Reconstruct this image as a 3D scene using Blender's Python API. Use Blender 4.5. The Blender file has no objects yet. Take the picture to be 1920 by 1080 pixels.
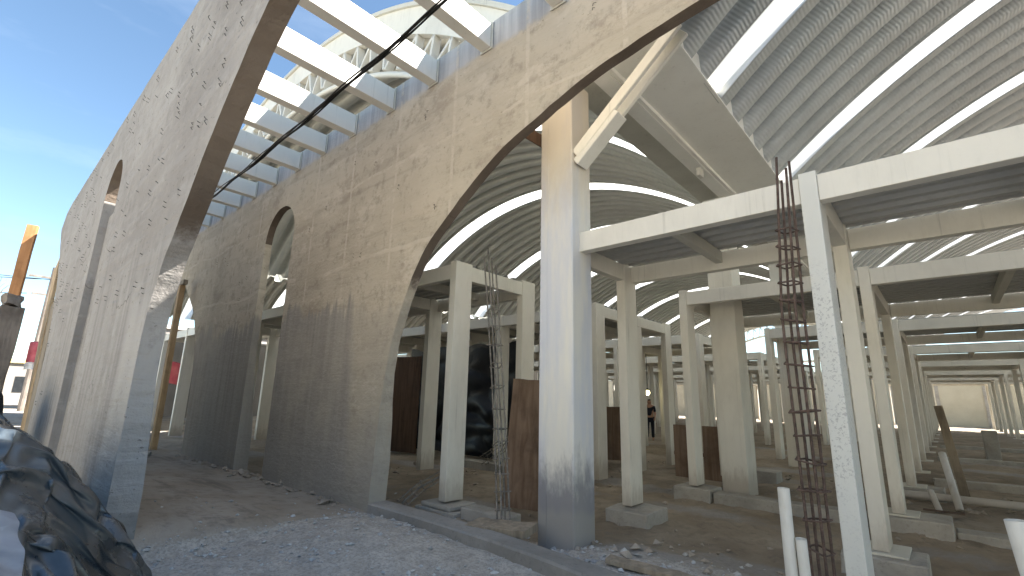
import bpy, bmesh, math, random
import numpy as np
from mathutils import Vector, Matrix, noise
from mathutils.geometry import tessellate_polygon

random.seed(7)
S = bpy.context.scene
COL = S.collection
PI = math.pi

# ------------------------------------------------------------------ helpers
def link(o, parent=None):
    COL.objects.link(o)
    if parent is not None:
        o.parent = parent
    return o

def mesh_obj(name, me, mat, parent=None, smooth=False):
    if mat is not None:
        me.materials.clear()
        me.materials.append(mat)
    if smooth:
        me.polygons.foreach_set('use_smooth', [True] * len(me.polygons))
    return link(bpy.data.objects.new(name, me), parent)

def from_bm(name, bm, mat, parent=None, smooth=False, fix=True):
    if fix:
        bmesh.ops.recalc_face_normals(bm, faces=bm.faces[:])
    me = bpy.data.meshes.new(name)
    bm.to_mesh(me)
    bm.free()
    return mesh_obj(name, me, mat, parent, smooth)

def tag(o, label=None, cat=None, group=None, kind=None):
    if label: o['label'] = label
    if cat: o['category'] = cat
    if group: o['group'] = group
    if kind: o['kind'] = kind
    return o

def empty(name, loc=(0, 0, 0), label=None, cat=None, group=None):
    o = bpy.data.objects.new(name, None)
    o.empty_display_size = 0.2
    COL.objects.link(o)
    o.location = loc
    return tag(o, label, cat, group)

def kids(o):
    return [c for c in bpy.data.objects if c.parent is o]

def copy_tree(o, parent=None):
    c = o.copy()
    COL.objects.link(c)
    if parent is not None:
        c.parent = parent
    for ch in kids(o):
        copy_tree(ch, c)
    return c

def add_box(bm, lo, hi, bev=0.0):
    lo, hi = Vector(lo), Vector(hi)
    m = Matrix.Translation((lo + hi) / 2) @ Matrix.Diagonal((*(hi - lo), 1.0))
    r = bmesh.ops.create_cube(bm, size=1.0, matrix=m)
    if bev > 0:
        es = list({e for v in r['verts'] for e in v.link_edges})
        bmesh.ops.bevel(bm, geom=es, offset=bev, segments=2, profile=0.5, affect='EDGES')

def bar_matrix(p0, p1, up=(0, 0, 1)):
    p0, p1 = Vector(p0), Vector(p1)
    z = (p1 - p0).normalized()
    u = Vector(up)
    if abs(z.dot(u)) > 0.98:
        u = Vector((1, 0, 0))
    x = u.cross(z).normalized()
    y = z.cross(x)
    m = Matrix((x, y, z)).transposed().to_4x4()
    m.translation = (p0 + p1) / 2
    return m, (p1 - p0).length

def add_bar(bm, p0, p1, w, h, up=(0, 0, 1), bev=0.0):
    m, L = bar_matrix(p0, p1, up)
    r = bmesh.ops.create_cube(bm, size=1.0, matrix=m @ Matrix.Diagonal((w, h, L, 1.0)))
    if bev > 0:
        es = list({e for v in r['verts'] for e in v.link_edges})
        bmesh.ops.bevel(bm, geom=es, offset=bev, segments=1, affect='EDGES')

def add_tube(bm, pts, r, n=8, cap=True):
    pts = [Vector(p) for p in pts]
    rings = []
    for i, p in enumerate(pts):
        a = pts[max(i - 1, 0)]
        b = pts[min(i + 1, len(pts) - 1)]
        z = (b - a).normalized()
        u = Vector((0, 0, 1)) if abs(z.z) < 0.95 else Vector((1, 0, 0))
        x = u.cross(z).normalized()
        y = z.cross(x)
        rr = r[i] if isinstance(r, (list, tuple)) else r
        rings.append([bm.verts.new(p + x * (rr * math.cos(2 * PI * k / n)) + y * (rr * math.sin(2 * PI * k / n))) for k in range(n)])
    for i in range(len(rings) - 1):
        for k in range(n):
            bm.faces.new((rings[i][k], rings[i][(k + 1) % n], rings[i + 1][(k + 1) % n], rings[i + 1][k]))
    if cap:
        bm.faces.new(rings[0][::-1])
        bm.faces.new(rings[-1])

def smoothstep(a, b, x):
    t = min(1.0, max(0.0, (x - a) / (b - a)))
    return t * t * (3 - 2 * t)

# ------------------------------------------------------------------ materials
class G:
    """small node-graph builder; patterns use the world position so that copies do not repeat"""
    def __init__(s, name):
        s.m = bpy.data.materials.new(name)
        s.m.use_nodes = True
        s.t = s.m.node_tree
        s.N = s.t.nodes
        s.bsdf = s.N['Principled BSDF']
        s.out = s.N['Material Output']
        s.geo = s.N.new('ShaderNodeNewGeometry')
        s.pos = s.geo.outputs['Position']
        s.sep = None
    def l(s, a, b): s.t.links.new(a, b)
    def val(s, sock, v):
        if hasattr(v, 'is_linked') or isinstance(v, bpy.types.NodeSocket): s.l(v, sock)
        else: sock.default_value = v
    def axis(s, k):
        if s.sep is None:
            s.sep = s.N.new('ShaderNodeSeparateXYZ')
            s.l(s.pos, s.sep.inputs[0])
        return s.sep.outputs[k]
    def math(s, op, a, b=0.0, clamp=False):
        n = s.N.new('ShaderNodeMath'); n.operation = op; n.use_clamp = clamp
        s.val(n.inputs[0], a); s.val(n.inputs[1], b)
        return n.outputs[0]
    def rng(s, v, a, b, c=0.0, d=1.0, smooth=True):
        n = s.N.new('ShaderNodeMapRange')
        if smooth: n.interpolation_type = 'SMOOTHSTEP'
        s.val(n.inputs[0], v)
        n.inputs[1].default_value = a; n.inputs[2].default_value = b
        n.inputs[3].default_value = c; n.inputs[4].default_value = d
        return n.outputs[0]
    def vec(s, st=(1, 1, 1), off=(0, 0, 0), src=None):
        n = s.N.new('ShaderNodeMapping')
        s.l(src or s.pos, n.inputs[0])
        n.inputs['Scale'].default_value = st
        n.inputs['Location'].default_value = off
        return n.outputs[0]
    def noise(s, scale, detail=4.0, rough=0.6, st=(1, 1, 1), off=(0, 0, 0), dist=0.0, src=None):
        n = s.N.new('ShaderNodeTexNoise')
        s.l(s.vec(st, off, src), n.inputs['Vector'])
        n.inputs['Scale'].default_value = scale
        n.inputs['Detail'].default_value = detail
        n.inputs['Roughness'].default_value = rough
        n.inputs['Distortion'].default_value = dist
        return n.outputs[0]
    def voro(s, scale, st=(1, 1, 1), feat='F1', src=None):
        n = s.N.new('ShaderNodeTexVoronoi'); n.feature = feat
        s.l(s.vec(st, (0, 0, 0), src), n.inputs['Vector'])
        n.inputs['Scale'].default_value = scale
        return n.outputs[0]
    def mix(s, f, a, b):
        n = s.N.new('ShaderNodeMix'); n.data_type = 'RGBA'
        s.val(n.inputs[0], f)
        for sock, v in ((n.inputs[6], a), (n.inputs[7], b)):
            if isinstance(v, bpy.types.NodeSocket): s.l(v, sock)
            else: sock.default_value = (*v, 1.0)
        return n.outputs[2]
    def bump(s, h, strength=0.5, dist=0.02, prev=None):
        n = s.N.new('ShaderNodeBump')
        n.inputs['Strength'].default_value = strength
        n.inputs['Distance'].default_value = dist
        s.l(h, n.inputs['Height'])
        if prev is not None: s.l(prev, n.inputs['Normal'])
        return n.outputs[0]
    def done(s, col, rough=0.8, nrm=None, metal=0.0, spec=0.3):
        if isinstance(col, bpy.types.NodeSocket): s.l(col, s.bsdf.inputs['Base Color'])
        else: s.bsdf.inputs['Base Color'].default_value = (*col, 1)
        s.val(s.bsdf.inputs['Roughness'], rough)
        s.val(s.bsdf.inputs['Metallic'], metal)
        s.bsdf.inputs['Specular IOR Level'].default_value = spec
        if nrm is not None: s.l(nrm, s.bsdf.inputs['Normal'])
        return s.m

def mat_paint(name, col, dirt, amount=0.5, rough=0.5, low=None):
    g = G(name)
    n1 = g.noise(1.6, 5, 0.65, (1, 1, 0.5))
    n2 = g.noise(14, 4, 0.7, (1, 1, 0.25))
    c = g.mix(g.math('MULTIPLY', g.rng(n1, 0.42, 0.75), amount), col, dirt)
    c = g.mix(g.math('MULTIPLY', g.rng(n2, 0.5, 0.8), amount * 0.6), c, dirt)
    runs = g.noise(1.0, 4, 0.65, (16, 16, 0.55), off=(3, 3, 3))
    c = g.mix(g.math('MULTIPLY', g.rng(runs, 0.58, 0.72), g.rng(n1, 0.4, 0.6, 0.1, amount)), c, tuple(k * 0.72 for k in dirt))
    if low:   # mud splashes close to the ground
        z = g.math('ADD', g.axis(2), g.math('MULTIPLY', g.math('SUBTRACT', n2, 0.5), 0.6))
        c = g.mix(g.rng(z, 0.25, -0.15, 0, 0.65), c, low)
    b = g.bump(g.noise(45, 3, 0.6), 0.08, 0.01)
    return g.done(c, rough, b, 0, 0.4)

M = {}
M['paint'] = mat_paint('cream_steel_paint', (0.76, 0.73, 0.65), (0.54, 0.51, 0.445), 0.45, 0.48, (0.36, 0.31, 0.25))
M['paint_white'] = mat_paint('white_steel_paint', (0.74, 0.715, 0.65), (0.56, 0.54, 0.485), 0.4, 0.45)
M['paint_beam'] = mat_paint('pergola_steel_paint', (0.74, 0.72, 0.655), (0.60, 0.58, 0.50), 0.35, 0.5)
M['paint_soffit'] = mat_paint('white_soffit_paint', (0.88, 0.87, 0.82), (0.74, 0.72, 0.66), 0.4, 0.5)
M['paint_dull'] = mat_paint('dull_steel_paint', (0.60, 0.58, 0.51), (0.45, 0.43, 0.37), 0.5, 0.55)

def mat_primer():
    g = G('speckled_primer_paint')
    sp = g.noise(46, 3, 0.75)
    big = g.noise(2.0, 3, 0.5)
    zone = g.rng(g.math('ADD', g.axis(2), g.math('MULTIPLY', big, 0.8)), 2.9, 2.3)
    zone = g.math('MULTIPLY', zone, g.rng(g.math('ADD', g.axis(2), big), 0.9, 1.7, 0.25, 1.0))
    f = g.math('MULTIPLY', g.rng(sp, 0.54, 0.62, 0, 0.75), zone)
    c = g.mix(f, (0.70, 0.70, 0.66), (0.40, 0.395, 0.39))
    b = g.bump(sp, 0.2, 0.005)
    return g.done(c, 0.5, b, 0, 0.4)
M['primer'] = mat_primer()

def mat_column():
    g = G('weathered_column_paint')
    n = g.noise(1.3, 5, 0.6, (2.2, 2.2, 0.45))
    n2 = g.noise(9, 5, 0.7, (1, 1, 0.4))
    c = g.mix(g.rng(n, 0.35, 0.66), (0.74, 0.71, 0.64), (0.58, 0.595, 0.64))
    z = g.math('ADD', g.axis(2), g.math('MULTIPLY', g.math('SUBTRACT', n2, 0.5), 0.9))
    hi = g.rng(z, 3.0, 4.2)
    c = g.mix(g.math('MULTIPLY', hi, 0.6), c, (0.50, 0.41, 0.29))
    c = g.mix(g.rng(z, 0.75, 0.2, 0, 0.85), c, (0.17, 0.17, 0.19))
    z2 = g.math('ADD', g.axis(2), g.math('MULTIPLY', g.math('SUBTRACT', n, 0.5), 0.35))
    c = g.mix(g.rng(z2, 0.12, 0.0), c, (0.30, 0.29, 0.28))
    b = g.bump(g.noise(30, 4, 0.6), 0.12, 0.01)
    return g.done(c, 0.42, b, 0.0, 0.45)
M['column'] = mat_column()

def mat_wall_street():
    g = G('grey_shotcrete')
    blot = g.noise(0.55, 6, 0.6)
    fine = g.noise(7, 6, 0.72)
    board = g.noise(1.0, 3, 0.55, (0.8, 0.8, 6.5), dist=0.4)
    streak = g.noise(1.0, 4, 0.6, (5.5, 5.5, 0.22))
    c = g.mix(g.rng(blot, 0.3, 0.72), (0.275, 0.252, 0.232), (0.375, 0.348, 0.322))
    c = g.mix(g.rng(fine, 0.45, 0.75, 0, 0.45), c, (0.21, 0.19, 0.175))
    c = g.mix(g.rng(board, 0.5, 0.68, 0, 0.3), c, (0.38, 0.36, 0.35))
    z = g.axis(2)
    low = g.rng(g.math('ADD', z, g.math('MULTIPLY', g.math('SUBTRACT', streak, 0.5), 2.4)), 2.9, 2.2)
    c = g.mix(g.math('MULTIPLY', low, g.rng(streak, 0.38, 0.62, 0.1, 0.6)), c, (0.375, 0.355, 0.335))
    c = g.mix(g.math('MULTIPLY', low, g.rng(streak, 0.52, 0.34, 0, 0.4)), c, (0.225, 0.212, 0.20))
    # trowelled pale band along the jamb of the arch
    x = g.math('ADD', g.axis(0), g.math('MULTIPLY', g.math('SUBTRACT', fine, 0.5), 0.25))
    band = g.math('MULTIPLY', g.rng(x, -6.35, -6.1), g.rng(z, 2.3, 1.7))
    c = g.mix(g.math('MULTIPLY', band, 0.7), c, (0.43, 0.405, 0.38))
    z0 = g.math('ADD', z, g.math('MULTIPLY', g.math('SUBTRACT', fine, 0.5), 0.2))
    c = g.mix(g.rng(z0, 0.2, 0.05, 0, 0.6), c, (0.20, 0.195, 0.185))
    pit = g.noise(12, 3, 0.6, (1, 1, 1.6), off=(1, 4, 2))
    c = g.mix(g.rng(pit, 0.66, 0.72, 0, 0.7), c, (0.12, 0.11, 0.10))
    c = g.mix(g.rng(g.noise(1.5, 6, 0.7, (1, 1, 1.5), off=(8, 2, 5)), 0.55, 0.67, 0, 0.5), c, (0.42, 0.395, 0.37))
    c = g.mix(g.rng(g.noise(2.6, 6, 0.7, (1, 1, 0.8), off=(3, 7, 5)), 0.56, 0.68, 0, 0.45), c, (0.19, 0.175, 0.16))
    cw = g.N.new('ShaderNodeVectorMath'); cw.operation = 'ADD'
    cn = g.N.new('ShaderNodeTexNoise'); cn.inputs['Scale'].default_value = 1.6; cn.inputs['Detail'].default_value = 5
    g.l(g.pos, cn.inputs['Vector']); g.l(g.pos, cw.inputs[0]); g.l(cn.outputs['Color'], cw.inputs[1])
    cr = g.voro(0.42, (1, 1, 1), 'DISTANCE_TO_EDGE', cw.outputs[0])
    cr = g.math('MULTIPLY', g.rng(cr, 0.004, 0.0015), g.rng(blot, 0.5, 0.56))
    c = g.mix(g.math('MULTIPLY', cr, 0.7), c, (0.11, 0.10, 0.09))
    b = g.bump(board, 0.6, 0.045)
    b = g.bump(pit, 0.4, 0.02, b)
    b = g.bump(fine, 0.7, 0.025, b)
    b = g.bump(g.noise(40, 4, 0.7), 0.3, 0.006, b)
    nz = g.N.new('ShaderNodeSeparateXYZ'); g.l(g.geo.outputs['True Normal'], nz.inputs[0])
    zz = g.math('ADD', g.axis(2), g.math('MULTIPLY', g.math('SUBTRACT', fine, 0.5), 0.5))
    soff_shade = g.math('MULTIPLY', g.rng(zz, 2.5, 2.72), g.math('LESS_THAN', g.math('ABSOLUTE', nz.outputs[1]), 0.5))
    soff_shade = g.math('MULTIPLY', soff_shade, g.math('LESS_THAN', nz.outputs[2], -0.1))
    c = g.mix(soff_shade, c, g.mix(g.rng(blot, 0.35, 0.65), (0.11, 0.085, 0.066), (0.18, 0.142, 0.112)))  # arch soffits: brown raw concrete with shade painted into the colour
    return g.done(c, 0.92, b, 0, 0.15)
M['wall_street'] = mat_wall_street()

def mat_wall_inner():
    g = G('beige_shotcrete')
    x, z = g.axis(0), g.axis(2)
    blot = g.noise(0.5, 6, 0.6, off=(3, 1, 7))
    fine = g.noise(6, 6, 0.72)
    board = g.noise(1.0, 4, 0.55, (0.55, 0.55, 5.0), off=(2, 0, 0), dist=0.5)
    streak = g.noise(1.0, 4, 0.62, (7.5, 7.5, 0.3), off=(9, 0, 1))
    c = g.mix(g.rng(blot, 0.3, 0.7), (0.43, 0.372, 0.288), (0.53, 0.468, 0.372))
    c = g.mix(g.rng(board, 0.5, 0.68, 0, 0.4), c, (0.55, 0.475, 0.375))
    c = g.mix(g.rng(board, 0.45, 0.33, 0, 0.35), c, (0.31, 0.26, 0.205))
    c = g.mix(g.rng(fine, 0.5, 0.72, 0, 0.6), c, (0.25, 0.21, 0.165))
    pit = g.noise(13, 3, 0.6, (1, 1, 1.6), off=(4, 4, 4))
    c = g.mix(g.rng(pit, 0.69, 0.75, 0, 0.6), c, (0.15, 0.125, 0.10))
    c = g.mix(g.rng(g.noise(1.7, 6, 0.7, (1, 1, 1.8), off=(8, 2, 5)), 0.54, 0.66, 0, 0.6), c, (0.60, 0.53, 0.43))
    c = g.mix(g.rng(g.noise(1.1, 6, 0.75, (1, 1, 1.4), off=(1, 9, 5)), 0.54, 0.66, 0, 0.5), c, (0.31, 0.255, 0.20))
    # damp grey lower zone with a ragged, dripping upper edge; not on the jamb strip
    jam = g.rng(g.math('ADD', x, g.math('MULTIPLY', g.math('SUBTRACT', blot, 0.5), 1.2)), -6.35, -6.1, 1, 0.35)
    edge = g.math('ADD', z, g.math('ADD', g.math('MULTIPLY', g.math('SUBTRACT', streak, 0.5), 1.3), g.math('MULTIPLY', g.math('SUBTRACT', g.noise(0.8, 3, 0.5, off=(0, 0, 4)), 0.5), 1.3)))
    damp = g.math('MULTIPLY', g.rng(edge, 2.62, 2.42), jam)
    dc = g.mix(g.rng(streak, 0.35, 0.65), (0.275, 0.255, 0.228), (0.35, 0.325, 0.29))
    dc = g.mix(g.rng(g.noise(0.7, 4, 0.6, off=(5, 0, 2)), 0.45, 0.7), dc, (0.41, 0.37, 0.315))
    c = g.mix(g.math('MULTIPLY', damp, 0.85), c, dc)
    base = g.rng(g.math('ADD', z, g.math('MULTIPLY', g.math('SUBTRACT', blot, 0.5), 1.0)), 1.0, 0.1)
    c = g.mix(g.math('MULTIPLY', base, 0.45), c, (0.34, 0.32, 0.295))
    # grey cement rim at the very top under the pergola
    rim = g.rng(g.math('ADD', z, g.math('MULTIPLY', g.math('SUBTRACT', fine, 0.5), 0.2)), 5.36, 5.46)
    c = g.mix(rim, c, g.mix(g.rng(streak, 0.35, 0.65), (0.36, 0.355, 0.355), (0.50, 0.49, 0.48)))
    # panel joints
    sx = g.math('ABSOLUTE', g.math('SUBTRACT', g.math('FRACT', g.math('DIVIDE', x, 1.22)), 0.5))
    seam = g.math('MULTIPLY', g.rng(sx, 0.012, 0.03, 1, 0), g.rng(fine, 0.4, 0.55))
    seam = g.math('MULTIPLY', seam, g.rng(z, 2.2, 3.0))
    pl = g.math('ADD', z, g.math('MULTIPLY', g.math('SUBTRACT', g.noise(0.9, 3, 0.5, off=(7, 0, 0)), 0.5), 0.35))
    pour = g.math('MULTIPLY', g.rng(g.math('ABSOLUTE', g.math('SUBTRACT', pl, 3.12)), 0.018, 0.05, 1, 0), g.rng(blot, 0.4, 0.5))
    pour2 = g.math('MULTIPLY', g.rng(g.math('ABSOLUTE', g.math('SUBTRACT', pl, 4.45)), 0.012, 0.035, 1, 0), g.rng(fine, 0.45, 0.55))
    seam = g.math('MAXIMUM', seam, g.math('MAXIMUM', pour, pour2))
    c = g.mix(g.math('MULTIPLY', seam, 0.6), c, (0.60, 0.53, 0.43))
    b = g.bump(board, 0.4, 0.04)
    b = g.bump(blot, 0.4, 0.15, b)
    b = g.bump(pit, 0.5, 0.02, b)
    b = g.bump(seam, 0.3, 0.012, b)
    b = g.bump(fine, 0.5, 0.02, b)
    b = g.bump(g.noise(38, 4, 0.7), 0.3, 0.006, b)
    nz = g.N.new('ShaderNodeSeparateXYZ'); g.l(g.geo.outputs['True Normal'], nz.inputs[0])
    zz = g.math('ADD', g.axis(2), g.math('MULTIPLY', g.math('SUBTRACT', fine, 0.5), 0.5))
    soff_shade = g.math('MULTIPLY', g.rng(zz, 2.5, 2.72), g.math('LESS_THAN', g.math('ABSOLUTE', nz.outputs[1]), 0.5))
    soff_shade = g.math('MULTIPLY', soff_shade, g.math('LESS_THAN', nz.outputs[2], -0.1))
    c = g.mix(soff_shade, c, g.mix(g.rng(blot, 0.35, 0.65), (0.11, 0.085, 0.066), (0.18, 0.142, 0.112)))  # undersides of the openings darkened: bare concrete brown plus painted shade
    return g.done(c, 0.92, b, 0, 0.15)
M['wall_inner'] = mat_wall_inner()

def mat_concrete(name, a, bcol, scale=2.0, rough=0.92):
    g = G(name)
    n = g.noise(scale, 6, 0.65)
    f = g.noise(22, 5, 0.75)
    c = g.mix(g.rng(n, 0.3, 0.7), a, bcol)
    c = g.mix(g.rng(f, 0.52, 0.72, 0, 0.5), c, tuple(k * 0.6 for k in a))
    b = g.bump(n, 0.4, 0.04)
    b = g.bump(f, 0.6, 0.012, b)
    return g.done(c, rough, b, 0, 0.15)
M['concrete'] = mat_concrete('rough_concrete', (0.33, 0.31, 0.275), (0.46, 0.435, 0.39))
M['kerb'] = mat_concrete('kerb_concrete', (0.235, 0.22, 0.20), (0.345, 0.325, 0.30), 1.2)
M['chip'] = mat_concrete('rubble_chip', (0.36, 0.355, 0.345), (0.58, 0.57, 0.55), 6.0)
M['clod'] = mat_concrete('dry_clod', (0.27, 0.225, 0.175), (0.44, 0.39, 0.33), 5.0)
M['endwall'] = mat_concrete('end_wall_render', (0.50, 0.46, 0.35), (0.60, 0.56, 0.44), 0.4)

def mat_ground():
    g = G('site_ground')
    at = g.N.new('ShaderNodeAttribute'); at.attribute_name = 'zone'
    sp = g.N.new('ShaderNodeSeparateColor'); g.l(at.outputs['Color'], sp.inputs[0])
    n1 = g.noise(0.8, 6, 0.65); n2 = g.noise(5, 6, 0.72); n3 = g.noise(30, 5, 0.75)
    vo = g.voro(26)
    brown = g.mix(g.rng(n1, 0.3, 0.7), (0.25, 0.205, 0.155), (0.385, 0.33, 0.26))
    brown = g.mix(g.rng(n2, 0.45, 0.72, 0, 0.7), brown, (0.18, 0.155, 0.125))
    slab = g.mix(g.rng(n1, 0.35, 0.68), (0.34, 0.285, 0.22), (0.42, 0.37, 0.31))
    slab = g.mix(g.rng(n2, 0.48, 0.7, 0, 0.7), slab, (0.20, 0.175, 0.145))
    slab = g.mix(g.rng(g.noise(1.0, 5, 0.7, (0.5, 3.0, 1)), 0.5, 0.66, 0, 0.55), slab, (0.17, 0.152, 0.13))
    grav = g.mix(g.rng(n2, 0.35, 0.7), (0.41, 0.375, 0.332), (0.57, 0.53, 0.475))
    grav = g.mix(g.rng(n3, 0.42, 0.66, 0, 0.75), grav, (0.26, 0.245, 0.225))
    grav = g.mix(g.rng(vo, 0.22, 0.08, 0, 0.6), grav, (0.55, 0.545, 0.53))
    dark = g.mix(g.rng(n1, 0.3, 0.7), (0.27, 0.25, 0.228), (0.39, 0.365, 0.335))
    dark = g.mix(g.rng(n3, 0.45, 0.7, 0, 0.6), dark, (0.24, 0.22, 0.195))
    d = g.math('MULTIPLY', g.math('SUBTRACT', n2, 0.5), 0.9)
    def wt(k): return g.rng(g.math('ADD', sp.outputs[k], d), 0.3, 0.7)
    c = g.mix(wt(1), brown, slab)
    c = g.mix(wt(2), c, dark)
    c = g.mix(wt(0), c, grav)
    b = g.bump(n2, 0.6, 0.04)
    b = g.bump(n3, 0.7, 0.015, b)
    b = g.bump(g.noise(95, 4, 0.7), 0.5, 0.005, b)
    return g.done(c, 0.95, b, 0, 0.12)
M['ground'] = mat_ground()

def mat_sheet(name, col, crimp, metal=0.35, rough=0.45, bs=0.3):
    g = G(name)
    uv = g.N.new('ShaderNodeUVMap')
    n = g.noise(0.6, 4, 0.6)
    n2 = g.noise(6, 4, 0.65)
    c = g.mix(g.rng(n, 0.3, 0.7), tuple(k * 0.82 for k in col), col)
    c = g.mix(g.rng(n2, 0.5, 0.8, 0, 0.35), c, tuple(k * 0.65 for k in col))
    w = g.N.new('ShaderNodeTexWave'); w.wave_type = 'BANDS'; w.bands_direction = 'X'; w.wave_profile = 'SIN'
    g.l(uv.outputs[0], w.inputs['Vector'])
    w.inputs['Scale'].default_value = 0.314 / crimp
    w.inputs['Distortion'].default_value = 0.0
    b = g.bump(w.outputs['Fac'], bs, 0.02)
    b = g.bump(n2, 0.15, 0.01, b)
    return g.done(c, rough, b, metal, 0.5)
M['roof_left'] = mat_sheet('arched_roof_sheet_warm', (0.58, 0.57, 0.51), 0.05, 0.1, 0.55, 0.2)
M['roof_right'] = mat_sheet('arched_roof_sheet_zinc', (0.55, 0.575, 0.59), 0.05, 0.2, 0.5, 0.26)
M['deck'] = mat_sheet('galvanised_deck', (0.52, 0.52, 0.50), 0.11, 0.2, 0.55)

def mat_skylight(k=1.0):
    g = G('translucent_skylight_sheet')
    n = g.noise(1.2, 5, 0.65)
    c = g.mix(g.rng(n, 0.3, 0.7), (0.80 * k, 0.81 * k, 0.78 * k), (0.92 * k, 0.93 * k, 0.91 * k))
    tr = g.N.new('ShaderNodeBsdfTranslucent'); g.l(c, tr.inputs[0])
    df = g.N.new('ShaderNodeBsdfDiffuse'); g.l(c, df.inputs[0])
    mx = g.N.new('ShaderNodeMixShader'); mx.inputs[0].default_value = 0.3
    g.l(tr.outputs[0], mx.inputs[1]); g.l(df.outputs[0], mx.inputs[2])
    g.l(mx.outputs[0], g.out.inputs[0])
    return g.m
M['skylight'] = mat_skylight()
M['skylight_darker'] = mat_skylight(0.62)  # same sheet in a darker tone, for the right vault

def mat_wood(name, a, bcol, st=(14, 14, 0.8), rough=0.75):
    g = G(name)
    gr = g.noise(1.0, 5, 0.6, st, dist=0.6)
    n = g.noise(2.2, 5, 0.65)
    c = g.mix(g.rng(gr, 0.3, 0.7), a, bcol)
    c = g.mix(g.rng(n, 0.45, 0.75, 0, 0.6), c, tuple(k * 0.5 for k in a))
    b = g.bump(gr, 0.4, 0.01)
    return g.done(c, rough, b, 0, 0.25)
M['ply'] = mat_wood('brown_plywood', (0.155, 0.102, 0.068), (0.245, 0.172, 0.122))
M['ply_dark'] = mat_wood('dark_plywood', (0.085, 0.05, 0.032), (0.15, 0.09, 0.058))
M['wood_orange'] = mat_wood('orange_timber', (0.40, 0.19, 0.08), (0.52, 0.265, 0.12))
M['wood_pale'] = mat_wood('pale_timber', (0.42, 0.28, 0.15), (0.58, 0.42, 0.25))
M['wood_grey'] = mat_wood('weathered_timber', (0.22, 0.18, 0.135), (0.36, 0.30, 0.225))
M['stump'] = mat_wood('weathered_stub', (0.15, 0.125, 0.105), (0.25, 0.215, 0.185), (5, 5, 0.7))

def mat_rust(name, a, bcol):
    g = G(name)
    n = g.noise(18, 5, 0.7)
    c = g.mix(g.rng(n, 0.35, 0.7), a, bcol)
    return g.done(c, 0.8, g.bump(n, 0.4, 0.004), 0.2, 0.3)
M['rebar'] = mat_rust('rusty_rebar', (0.075, 0.052, 0.043), (0.165, 0.115, 0.095))
M['rebar_grey'] = mat_rust('grey_rebar', (0.16, 0.145, 0.125), (0.32, 0.29, 0.255))
M['wire'] = mat_rust('dark_tie_wire', (0.03, 0.028, 0.027), (0.075, 0.07, 0.066))

def mat_plastic(name, a, bcol, rough, spec=0.5, crease=False):
    g = G(name)
    n = g.noise(3.0, 5, 0.65)
    f = g.noise(17, 5, 0.7, (1, 1, 1), dist=0.5)
    c = g.mix(g.rng(n, 0.3, 0.72), a, bcol)
    c = g.mix(g.rng(f, 0.58, 0.74, 0, 0.6), c, tuple(min(1, k * 2.2 + 0.03) for k in bcol))
    r = g.rng(n, 0.3, 0.7, rough * 0.8, rough * 1.4)
    b = g.bump(n, 0.25, 0.03)
    b = g.bump(f, 0.3, 0.012, b)
    if crease:
        nz = g.N.new('ShaderNodeSeparateXYZ'); g.l(g.geo.outputs['Normal'], nz.inputs[0])
        dust = g.math('MULTIPLY', g.rng(nz.outputs[2], 0.55, 0.95), g.rng(n, 0.35, 0.65, 0.15, 0.8))
        c = g.mix(dust, c, tuple(k * 1.6 + 0.03 for k in bcol))   # settled dust lies on the flatter folds
        b = g.bump(g.noise(1.0, 3, 0.5, (7, 2.2, 2.2), dist=1.0), 0.25, 0.02)
    return g.done(c, r, b, 0, spec)
M['tarp'] = mat_plastic('dusty_black_tarp', (0.016, 0.022, 0.028), (0.05, 0.066, 0.08), 0.26, 0.8, True)
M['sheet_pale'] = mat_plastic('pale_grey_sheet', (0.13, 0.135, 0.155), (0.24, 0.245, 0.27), 0.4, 0.5, True)
M['tarp_dark'] = mat_plastic('black_plastic_sheet', (0.008, 0.008, 0.010), (0.014, 0.015, 0.018), 0.36, 0.4)
M['pvc'] = mat_paint('white_pvc', (0.72, 0.705, 0.665), (0.50, 0.47, 0.41), 0.7, 0.45, (0.36, 0.31, 0.25))
M['cable'] = mat_plastic('black_cable_sheath', (0.008, 0.008, 0.008), (0.015, 0.014, 0.013), 0.4, 0.3)
M['red'] = mat_plastic('red_cloth', (0.46, 0.08, 0.10), (0.58, 0.16, 0.17), 0.8, 0.2)
M['white_cloth'] = mat_plastic('white_cloth', (0.72, 0.70, 0.66), (0.80, 0.78, 0.75), 0.8, 0.2)
M['navy'] = mat_plastic('navy_cloth', (0.012, 0.013, 0.022), (0.02, 0.022, 0.034), 0.85, 0.2)
M['skin'] = mat_plastic('brown_skin', (0.34, 0.19, 0.125), (0.40, 0.235, 0.16), 0.55, 0.3)
M['hair'] = mat_plastic('black_hair', (0.012, 0.010, 0.009), (0.02, 0.017, 0.015), 0.6, 0.3)
M['yellow_wall'] = mat_concrete('yellow_render', (0.60, 0.50, 0.20), (0.68, 0.58, 0.27), 0.6)
M['far_wall'] = mat_concrete('far_house_render', (0.24, 0.22, 0.20), (0.32, 0.29, 0.26), 0.5)
M['dark_glass'] = mat_plastic('dark_pane', (0.02, 0.022, 0.025), (0.03, 0.033, 0.036), 0.12, 0.5)

def mat_emit(name, col, k):
    g = G(name)
    g.bsdf.inputs['Emission Color'].default_value = (*col, 1)
    g.bsdf.inputs['Emission Strength'].default_value = k
    return g.done(col, 0.5)
M['bulb'] = mat_emit('lit_bulb', (1.0, 0.86, 0.45), 6.0)

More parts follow.
